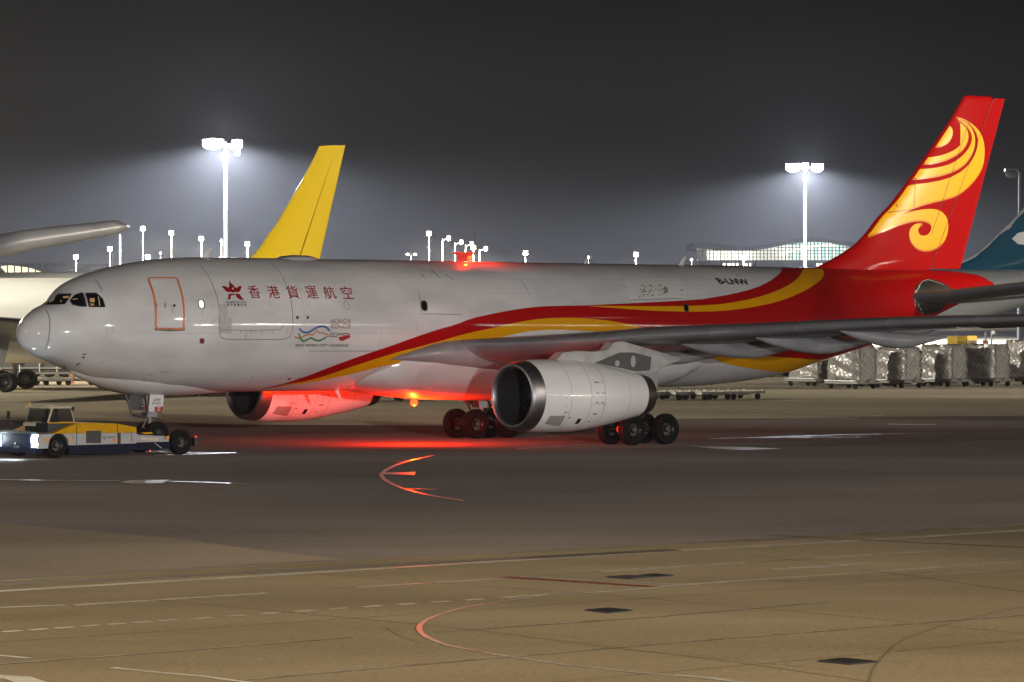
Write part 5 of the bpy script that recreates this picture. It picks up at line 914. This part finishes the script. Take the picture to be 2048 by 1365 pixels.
# open rail trailer
gx, gy = gr(50, 765); t_ = empty('rail_trailer', (gx, gy+8, 0), math.radians(4), 'long open trailer with pale rails and posts, under the nose at left', 'trailer')
b = MB(); b.box((0, 0, .6), (6.2, 2.2, .18), DOL); b.build('deck', t_)
b = MB()
for y in (-1.0, 1.0):
    for z_ in (1.0, 2.1): b.tube([(-3, y, z_), (3, y, z_)], .05, ROL, 6)
    for x in (-3, -1.4, .2, 1.6, 3): b.tube([(x, y, .6), (x, y, 2.1)], .045, ROL, 6)
b.build('rails', t_)
for x in (-2.2, 2.2):
    for y in (-.9, .9): b = MB(); b.lathe([(-.1, .02), (-.1, .24), (.1, .24), (.1, .02)], (x, y, .26), RUB, 'y', 14); b.build('wheel', t_)
b = MB(); b.box((0, -.2, 1.3), (5.6, 1.2, 1.1), mat('tarpaulin_dark', (.05, .048, .045), .8), taper=.96); b.build('tarpaulin', t_)
gx, gy = gr(144.5, 767); b = MB(); b.box((0, 0, .025), (.42, .42, .05), mat('cone_orange', (.55, .10, .03), .5)); b.lathe([(.05, .15), (.45, .085), (.46, .085)], (0, 0, 0), MATS['cone_orange'], 'z', 16); b.lathe([(.25, .121), (.38, .10)], (0, 0, 0), WHITE2, 'z', 16); b.lathe([(.46, .085), (.75, .03), (.76, .005)], (0, 0, 0), MATS['cone_orange'], 'z', 16)
o = b.build('traffic_cone'); o.location = (gx, gy, 0); o.scale = (1, 1, .95); tag(o, 'orange traffic cone standing alone on bright ground under the nose', 'traffic cone')
gx, gy = gr(12, 781.5); b = MB(); b.prism([(-.15, 0), (.15, 0), (.05, .22), (-.03, .22)], 'y', -.12, .12, TY); o = b.build('wheel_chock'); o.location = (gx, gy, 0); tag(o, 'small yellow wheel chock by the parked airliner wheel', 'wheel chock')
# loader, truck and posts beyond the pallets
LY = mat('loader_yellow', (.50, .32, .03), .5)
p = at(1922, 700, 300); t_ = empty('pallet_loader', (p.x, p.y, 0), math.radians(35), 'yellow cargo loader with a railed cab above the pallet row', 'cargo loader')
b = MB(); b.box((0, 0, .8), (5, 2.6, .6), LY); b.box((.4, 0, 2.2), (4.6, 2.4, .25), DOL); b.box((-1.2, 0, 1.6), (.5, 2.2, 1.1), DGREY); b.box((1.5, 0, 1.6), (.5, 2.2, 1.1), DGREY); b.build('platform', t_)
b = MB(); b.box((-.4, 0, 3.0), (1.2, 1.4, 1.3), LY, taper=.8); b.lathe([(-.7, .55), (.7, .55)], (.5, 0, 2.9), mat('drum_amber', (.35, .20, .06), .5), 'y', 20, cap=True)
for x in (-1.3, -.9, -.5): b.tube([(x, -1, 2.3), (x, -1, 3.2)], .04, LY, 5)
b.tube([(-1.3, -1, 3.2), (-.2, -1, 3.2)], .04, LY, 5); b.tube([(-1.3, -1, 2.3), (-.5, -1, 3.2)], .05, LY, 5); b.build('cab', t_)
for x in (-1.8, 1.8):
    for y in (-1.1, 1.1): b = MB(); b.lathe([(-.15, .02), (-.15, .42), (.15, .42), (.15, .02)], (x, y, .42), RUB, 'y', 16); b.build('wheel', t_)
p = at(1944, 700, 292); t_ = empty('forklift', (p.x, p.y, 0), 0, 'forklift mast with a yellow lamp on top, beside the yellow loader', 'forklift')
b = MB(); 
for x in (-.3, .3): b.box((x, 0, 1.8), (.14, .16, 3.4), STRUT)
b.box((0, 0, 3.35), (.8, .2, .14), STRUT); b.build('lift_mast', t_); b = MB(); b.box((0, 1.0, .8), (1.2, 1.8, 1.0), DGREY); b.box((0, 1.2, 1.9), (1.1, .9, .1), DGREY); 
for x in (-.5, .5): b.tube([(x, .8, 1.2), (x, .8, 1.9)], .04, DGREY, 5)
b.build('body', t_); b = MB(); b.box((0, 0, 3.55), (.7, .5, .35), mat('warning_lamp', (.8, .4, .02), .3, emit=(1, .5, .03), estr=.5)); b.build('warning_light', t_)
for y in (.4, 1.6):
    for x in (-.5, .5): b = MB(); b.lathe([(-.1, .02), (-.1, .3), (.1, .3), (.1, .02)], (x, y, .3), RUB, 'x', 14); b.build('wheel', t_)
p = at(1806, 700, 285); t_ = empty('box_truck', (p.x, p.y, 0), math.radians(20), 'grey truck with a boxy cab, seen above the pallets below the tail', 'truck')
b = MB(); b.box((-1.6, 0, 1.9), (5.2, 2.4, 1.5), GREY); b.build('cargo_box', t_, bevel=.04); b = MB(); b.box((2.1, 0, 1.75), (1.7, 2.3, 1.7), GREY, taper=.9); b.box((0, 0, .75), (7, 1.6, .3), DOL); b.build('cab', t_, bevel=.05)
b = MB(); b.box((2.2, -1.12, 2.15), (1.0, .06, .6), DARKGL); b.box((3.0, 0, 2.15), (.08, 1.9, .6), DARKGL); b.build('window', t_)
for x in (-3, -1.8, 2.1):
    for y in (-1.0, 1.0): b = MB(); b.lathe([(-.15, .02), (-.15, .48), (.15, .48), (.15, .02)], (x, y, .48), RUB, 'y', 16); b.build('wheel', t_)
p = at(1995, 700, 310); t_ = empty('service_van', (p.x, p.y, 0), math.radians(8), 'low pale blue-white service van behind the right-hand pallets', 'van')
b = MB(); b.prism([(-2.4, .4), (2.4, .4), (2.4, 1.2), (1.6, 2.2), (-2.3, 2.3), (-2.4, 1.2)], 'y', -.95, .95, mat('van_pale_blue', (.45, .50, .60), .35, coat=.5)); b.build('body', t_, bevel=.06)
b = MB(); b.box((-.2, -.96, 1.75), (3.0, .03, .5), DARKGL); b.build('window', t_); b = MB(); b.box((-.2, 0, 2.42), (4.4, 1.6, .08), ROL); b.build('roof_rack', t_)
for x in (-1.6, 1.6):
    for y in (-.85, .85): b = MB(); b.lathe([(-.12, .02), (-.12, .34), (.12, .34), (.12, .02)], (x, y, .34), RUB, 'y', 16); b.build('wheel', t_)
for (u, v, lab) in ((1971, 664, 'thin post with a small square sign, left of the two thin posts'), (1983, 663, 'thin post with a small lamp bracket, right of the two thin posts')):
    p = at(u, v, 330); t_ = empty('sign_post', (p.x, p.y, 0), 0, lab, 'post'); b = MB(); b.tube([(0, 0, 0), (0, 0, p.z)], .07, ROL, 6); b.build('pole', t_)
    b = MB(); b.box((0, -.08, p.z-1.0 if u < 1980 else p.z-.1), (.5, .05, .5), RUST) if u < 1980 else b.box((.15, 0, p.z-.1), (.3, .2, .3), ROL); b.build('sign' if u < 1980 else 'bracket', t_)
# ================================================================ terminals
GLW = mat('lit_hall', (.8, .8, .7), .5, emit=(1, .98, .82), estr=.8); GLT = mat('lit_hall_teal', (.3, .5, .5), .5, emit=(.48, .85, .78), estr=.75); ROOF = mat('terminal_roof', (.50, .51, .54), .5, noise=(.2, .2, (1, 1, 1))); MUL = mat('mullion', (.25, .26, .25), .5)
TRU = mat('lit_truss', (.7, .7, .65), .5, emit=(1, 1, .86), estr=1.1); BASE = mat('terminal_base', (.16, .16, .17), .6, noise=(.1, .3, (1, 1, 1))); LITB = mat('bright_strip', (.8, .8, .7), .5, emit=(1, 1, .8), estr=2.6)  # truss emission stands in for the hall's inside light
D_ = 1300; term = empty('terminal_building', (at(1545, 600, D_).x, D_, 0), 0, 'glass terminal hall with a wavy roof, lit from inside, left of the red tail', 'terminal building')
X_ = lambda u, D=D_, c=1545: (u-c)/F*D
Z_ = lambda v, D=D_: H+(VH-v)/F*D
rb_ = [(1391, 497), (1440, 502), (1500, 502), (1530, 499), (1560, 492.5), (1590, 487), (1620, 484.5), (1650, 485), (1680, 490), (1700, 494), (1760, 506), (1820, 508)]
rt_ = [(1387, 487), (1420, 489), (1480, 496.5), (1520, 493.5), (1560, 485), (1600, 478.5), (1640, 477.5), (1680, 482), (1710, 487), (1760, 498), (1822, 500)]
def ib(u, T): return float(np.interp(u, [q[0] for q in T], [q[1] for q in T]))
us = np.linspace(1396, 1815, 60)
b = MB(); b.add([(X_(u), 6, Z_(ib(u, rb_))) for u in us]+[(X_(u), 6, Z_(522)) for u in us], [(i, i+1, 61+i, 60+i) for i in range(59) if us[i] < 1578], GLW)
b.add([(X_(u), 6, Z_(ib(u, rb_))) for u in us]+[(X_(u), 6, Z_(522)) for u in us], [(i, i+1, 61+i, 60+i) for i in range(59) if us[i] >= 1578], GLT)
b.build('hall_interior', term, smooth=0, recalc=False)
b = MB()
for u in np.arange(1398, 1815, 7.2): b.box((X_(u), 0, (Z_(ib(u, rb_))+Z_(522))/2), (.32, .3, Z_(ib(u, rb_))-Z_(522)), MUL)
for v in np.arange(489, 522, 6.4):
    seg = [u for u in us if ib(u, rb_) < v]
    if len(seg) > 1:
        b.box(((X_(seg[0])+X_(seg[-1]))/2, -.1, Z_(v)), (X_(seg[-1])-X_(seg[0]), .3, .26), MUL)
for k in range(5): b.tube([(X_(1393+k*4), -.4, Z_(499)), (X_(1397+k*4), -.4, Z_(521))], .35, ROL, 5)
b.build('glazing_bars', term, smooth=0)
b = MB()
for k, u in enumerate(np.arange(1580, 1812, 8)):
    v1 = ib(u, rb_)+3; b.tube([(X_(u), 4, Z_(522)), (X_(u+(5 if k % 2 else -4)), 4, Z_(v1+10)), (X_(u+1), 4, Z_(v1))], .5, TRU, 5)
b.build('roof_truss', term)
b = MB(); ar = [(1560, 508), (1590, 501), (1620, 495), (1650, 490), (1672, 489)]; b.loft([[(X_(u), 3, Z_(v-2.5)), (X_(u), 3, Z_(v+2.5)), (X_(u), 4, Z_(v+2.5)), (X_(u), 4, Z_(v-2.5))] for u, v in ar], LITB); b.box((X_(1496), 3, Z_(516)), (3, .5, 7), LITB); b.box((X_(1462), 3, Z_(508)), (7, .5, 4), LITB); b.box((X_(1431), 3, Z_(508)), (3, .5, 5), LITB); b.build('ceiling_lights', term)
b = MB(); uu = np.linspace(1387, 1821, 50); b.loft([[(X_(u), -3, Z_(ib(u, rt_))+.3), (X_(u), -3, Z_(ib(u, rb_))), (X_(u), 60, Z_(ib(u, rb_))), (X_(u), 60, Z_(ib(u, rt_)))] for u in uu], ROOF); b.build('roof', term, smooth=20)
b = MB(); b.box((X_(1600), 30, Z_(522)/2), (X_(1830)-X_(1370), 62, Z_(522)), BASE); b.build('base', term)
b = MB()
for u, w_ in ((1448, 5), (1458, 7), (1466, 5), (1474, 4), (1492, 4), (1500, 3), (1635, 5), (1642, 3)): b.box((X_(u), -1.1, Z_(530)), (w_*.17, .3, 1.0), LITB)
b.build('window', term)
D2 = 1700; t2 = empty('terminal_building', (at(60, 600, D2).x, D2, 0), 0, 'distant terminal with arched roofs and a warm glowing hall at the left edge', 'terminal building')
X2 = lambda u: (u-60)/F*D2; Z2 = lambda v: H+(VH-v)/F*D2
W2 = mat('lit_hall_warm', (.8, .75, .6), .5, emit=(1, .88, .55), estr=1.5)
arc = [(-60, 545), (-20, 534), (20, 530), (60, 535), (95, 547), (125, 556)]
b = MB(); uu = np.linspace(-60, 120, 30); b.add([(X2(u), 3, Z2(ib(u, arc)+1)) for u in uu]+[(X2(u), 3, Z2(566)) for u in uu], [(i, i+1, 31+i, 30+i) for i in range(29)], W2); b.build('hall_interior', t2, smooth=0, recalc=False)
b = MB()
for u in np.arange(-55, 110, 14): b.box((X2(u), 0, Z2(555)), (.6, .5, 12), MUL)
b.build('glazing_bars', t2)
b = MB(); b.loft([[(X2(u), -4, Z2(ib(u, arc)-2)), (X2(u), -4, Z2(ib(u, arc)+1)), (X2(u), 50, Z2(ib(u, arc)+1)), (X2(u), 50, Z2(ib(u, arc)-2))] for u in uu], ROOF)
a2 = [(120, 558), (150, 548), (190, 537), (230, 531), (260, 529), (300, 531), (360, 545)]; u2 = np.linspace(118, 360, 30)
b.loft([[(X2(u), -2, Z2(ib(u, a2)-3)), (X2(u), -2, Z2(ib(u, a2)+3)), (X2(u), 40, Z2(ib(u, a2)+3)), (X2(u), 40, Z2(ib(u, a2)-3))] for u in u2], mat('pale_roof', (.45, .44, .40), .5)); b.build('roof', t2, smooth=30)
b = MB(); b.box((X2(130), 30, Z2(527)/2), (X2(420)-X2(-120), 40, Z2(527)), BASE); b.build('main_block', t2)
D3 = 2600
t3 = empty('distant_buildings', (0, D3, 0)); tag(t3, 'low dark row of distant airport buildings along the horizon', 'building'); b = MB(); rg = random.Random(4); u = -300
while u < 2400:
    w_ = rg.uniform(60, 200); b.box(((u+w_/2-1024)/F*D3, rg.uniform(0, 60), 10), (w_/F*D3, 40, 2*(10+rg.uniform(-1, 7))), BASE); u += w_*rg.uniform(1.0, 1.2)
b.build('facade', t3, smooth=0)
# ================================================================ light masts
CW, WW = (.84, .89, 1.0), (1, .90, .70)
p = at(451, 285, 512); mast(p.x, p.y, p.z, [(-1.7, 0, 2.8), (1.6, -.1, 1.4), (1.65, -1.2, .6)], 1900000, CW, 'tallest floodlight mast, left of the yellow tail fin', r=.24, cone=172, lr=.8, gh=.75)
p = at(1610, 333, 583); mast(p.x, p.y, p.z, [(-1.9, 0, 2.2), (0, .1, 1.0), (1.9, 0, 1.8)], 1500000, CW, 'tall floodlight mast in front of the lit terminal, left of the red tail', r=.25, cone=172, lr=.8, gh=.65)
p = at(2041, 344, 480); mast(p.x, p.y, p.z, [(-1.2, 0, 1.6)], 0, CW, 'unlit floodlight mast cut off by the right edge', r=.36, glass=DGREY)
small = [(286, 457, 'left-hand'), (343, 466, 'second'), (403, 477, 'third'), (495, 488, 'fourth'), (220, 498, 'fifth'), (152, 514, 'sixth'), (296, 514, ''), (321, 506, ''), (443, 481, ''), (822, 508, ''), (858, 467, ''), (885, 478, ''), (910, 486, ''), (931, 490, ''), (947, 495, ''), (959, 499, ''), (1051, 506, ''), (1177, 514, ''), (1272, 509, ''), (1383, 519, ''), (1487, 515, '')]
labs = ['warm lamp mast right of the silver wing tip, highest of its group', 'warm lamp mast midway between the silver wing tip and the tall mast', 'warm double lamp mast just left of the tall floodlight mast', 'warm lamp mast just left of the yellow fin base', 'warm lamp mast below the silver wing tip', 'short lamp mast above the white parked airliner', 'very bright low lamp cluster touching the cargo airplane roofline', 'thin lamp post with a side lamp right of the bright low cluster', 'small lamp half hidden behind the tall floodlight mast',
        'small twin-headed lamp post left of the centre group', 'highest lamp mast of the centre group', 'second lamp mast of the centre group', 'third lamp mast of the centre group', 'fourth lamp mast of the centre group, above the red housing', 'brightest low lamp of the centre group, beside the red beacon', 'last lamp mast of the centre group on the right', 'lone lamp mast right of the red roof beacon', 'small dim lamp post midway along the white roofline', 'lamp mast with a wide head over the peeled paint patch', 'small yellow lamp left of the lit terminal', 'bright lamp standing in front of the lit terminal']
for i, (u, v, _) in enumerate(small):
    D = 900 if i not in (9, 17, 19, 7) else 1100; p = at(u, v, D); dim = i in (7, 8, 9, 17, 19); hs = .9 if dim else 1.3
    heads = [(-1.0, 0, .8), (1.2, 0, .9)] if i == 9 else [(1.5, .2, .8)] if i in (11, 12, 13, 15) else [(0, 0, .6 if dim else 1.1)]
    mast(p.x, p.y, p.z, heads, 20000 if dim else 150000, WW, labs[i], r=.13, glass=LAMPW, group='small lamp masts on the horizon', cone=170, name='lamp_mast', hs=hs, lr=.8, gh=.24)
p = at(949, 461, 700); t_ = empty('antenna_mast', (p.x, p.y, 0), 0, 'thin dark antenna mast rising behind the red roof beacon', 'antenna mast'); b = MB(); b.tube([(0, 0, 0), (0, 0, p.z)], [.18, .10], DGREY, 6); b.sphere((0, 0, p.z), .2, ROL, 8); b.build('pole', t_)
p = at(240, 470, 520); t_ = empty('flag_pole', (p.x, p.y, 0), 0, 'bare dark pole under the silver wing tip', 'pole'); b = MB(); b.tube([(0, 0, 0), (0, 0, p.z)], .13, DGREY, 6); b.build('pole', t_)
p = at(928, 510, 330); t_ = empty('red_light_housing', (p.x, p.y, 0), 0, 'small flared housing glowing red above the roofline by the beacon', 'light housing'); b = MB(); b.tube([(0, 0, 0), (0, 0, p.z-.6)], .25, DGREY, 8); b.loft([[(x*k, y*k, p.z+z) for x, y in ((-1, -.4), (1, -.4), (1, .4), (-1, .4))] for k, z in ((.55, -.6), (.6, -.1), (1, .15), (1, .25))], mat('red_glow_panel', (.5, .02, .01), .4, emit=(1, .06, .02), estr=.2)); b.build('head', t_)
# apron floodlights behind and beside the photographer
for (x, y, z, pw, col, aim, cone, lab) in (
    (-80, -55, 11, 120000, (1, .96, .94), (-4, 150, 3), 50, 'floodlight mast behind the viewer on the left'),
    (36, -55, 13, 520000, (1, .96, .94), (16, 178, 4), 50, 'floodlight mast behind the viewer on the right'),
    (125, -20, 13, 190000, (1, .96, .94), (14, 178, 4), 50, 'floodlight mast far to the right of the viewer'),
    (-34, 30, 18, 110000, (1, .80, .50), (-4, 60, 0), 58, 'amber lamp mast beside the viewer on the left'),
    (38, 34, 18, 118000, (1, .80, .50), (5, 62, 0), 58, 'amber lamp mast beside the viewer on the right'),
    (-78, 104, 26, 100000, (1, .86, .74), (-6, 112, 0), 74, 'floodlight mast beside the taxiway out of view at the left'),
    (84, 108, 26, 110000, (1, .86, .74), (8, 112, 0), 72, 'floodlight mast beside the taxiway out of view at the right'),
    (-70, 322, 27, 1100000, (1, .86, .62), (-48, 276, 0), 78, 'floodlight mast behind the white parked airliner, out of view'),
    (-92, 254, 25, 800000, (1, .94, .80), (-36, 264, 0), 110, 'floodlight mast out of view at the left'),
    (84, 222, 20, 220000, (1, .92, .82), (38, 290, 4), 70, 'added fill floodlight mast out of view at the right')):  # last entry: added fill for the pallets' right faces and the teal airliner
    mast(x, y, z, [(0, 0, 3.0)], 0, col, lab, r=.25, glass=LAMPW, group='floodlight masts out of view')
    lamp('SPOT', (x, y+(1 if y < 100 else 0), z-1.2), pw, col, .8, aim, cone, name='floodlight', blend=.5)
# unseen lamps added far to the right for the streak along the fuselage
for i in range(22):
    x, y = 214+2.4*i, 80+5.1*i+1.5*math.sin(i*2.1)
    t_ = empty('streak_lamp', (x, y, 0), 0, 'low globe lamp added for the fuselage streak, out of view at the right', 'lamp post', 'added streak lamps out of view')
    b = MB(); b.tube([(0, 0, 0), (0, 0, 5.6+.5*(i % 3))], .08, POLE, 6); b.build('pole', t_); b = MB(); b.sphere((0, 0, 5.8+.5*(i % 3)), .30, mat('streak_globe', (1, 1, 1), .3, emit=(1, .95, .85), estr=30), 10); b.build('globe', t_)
    lamp('POINT', (x-.5, y, 5.8+.5*(i % 3)), 9000*(1+.8*math.sin(i*1.7)), (1, .95, .86), .35, name='streak_light')
# soft beam picking out the red tail
lamp('SPOT', (95, 160, 22), 330000, (1, .86, .66), .8, (27.5, 190, 13.5), 24, name='floodlight', blend=1.0)
mast(95, 158.5, 23, [(0, 0, 3.0)], 0, CW, 'floodlight mast lighting the red tail, out of view', r=.25, glass=LAMPW, group='floodlight masts out of view')
# ================================================================ haze
hz = MB(); hz.box((0, 1500, 32), (5200, 5200, 66), WHITE); ho = hz.build('haze', smooth=0); ho['kind'] = 'stuff'; ho.data.materials.clear()
hm = bpy.data.materials.new('night_haze'); hm.use_nodes = True; t = hm.node_tree; t.nodes.clear(); out = t.nodes.new('ShaderNodeOutputMaterial'); pv = t.nodes.new('ShaderNodeVolumePrincipled')
pv.inputs['Color'].default_value = (.9, .92, 1, 1); pv.inputs['Density'].default_value = .00006; pv.inputs['Anisotropy'].default_value = .35
t.links.new(pv.outputs[0], out.inputs['Volume']); ho.data.materials.append(hm)
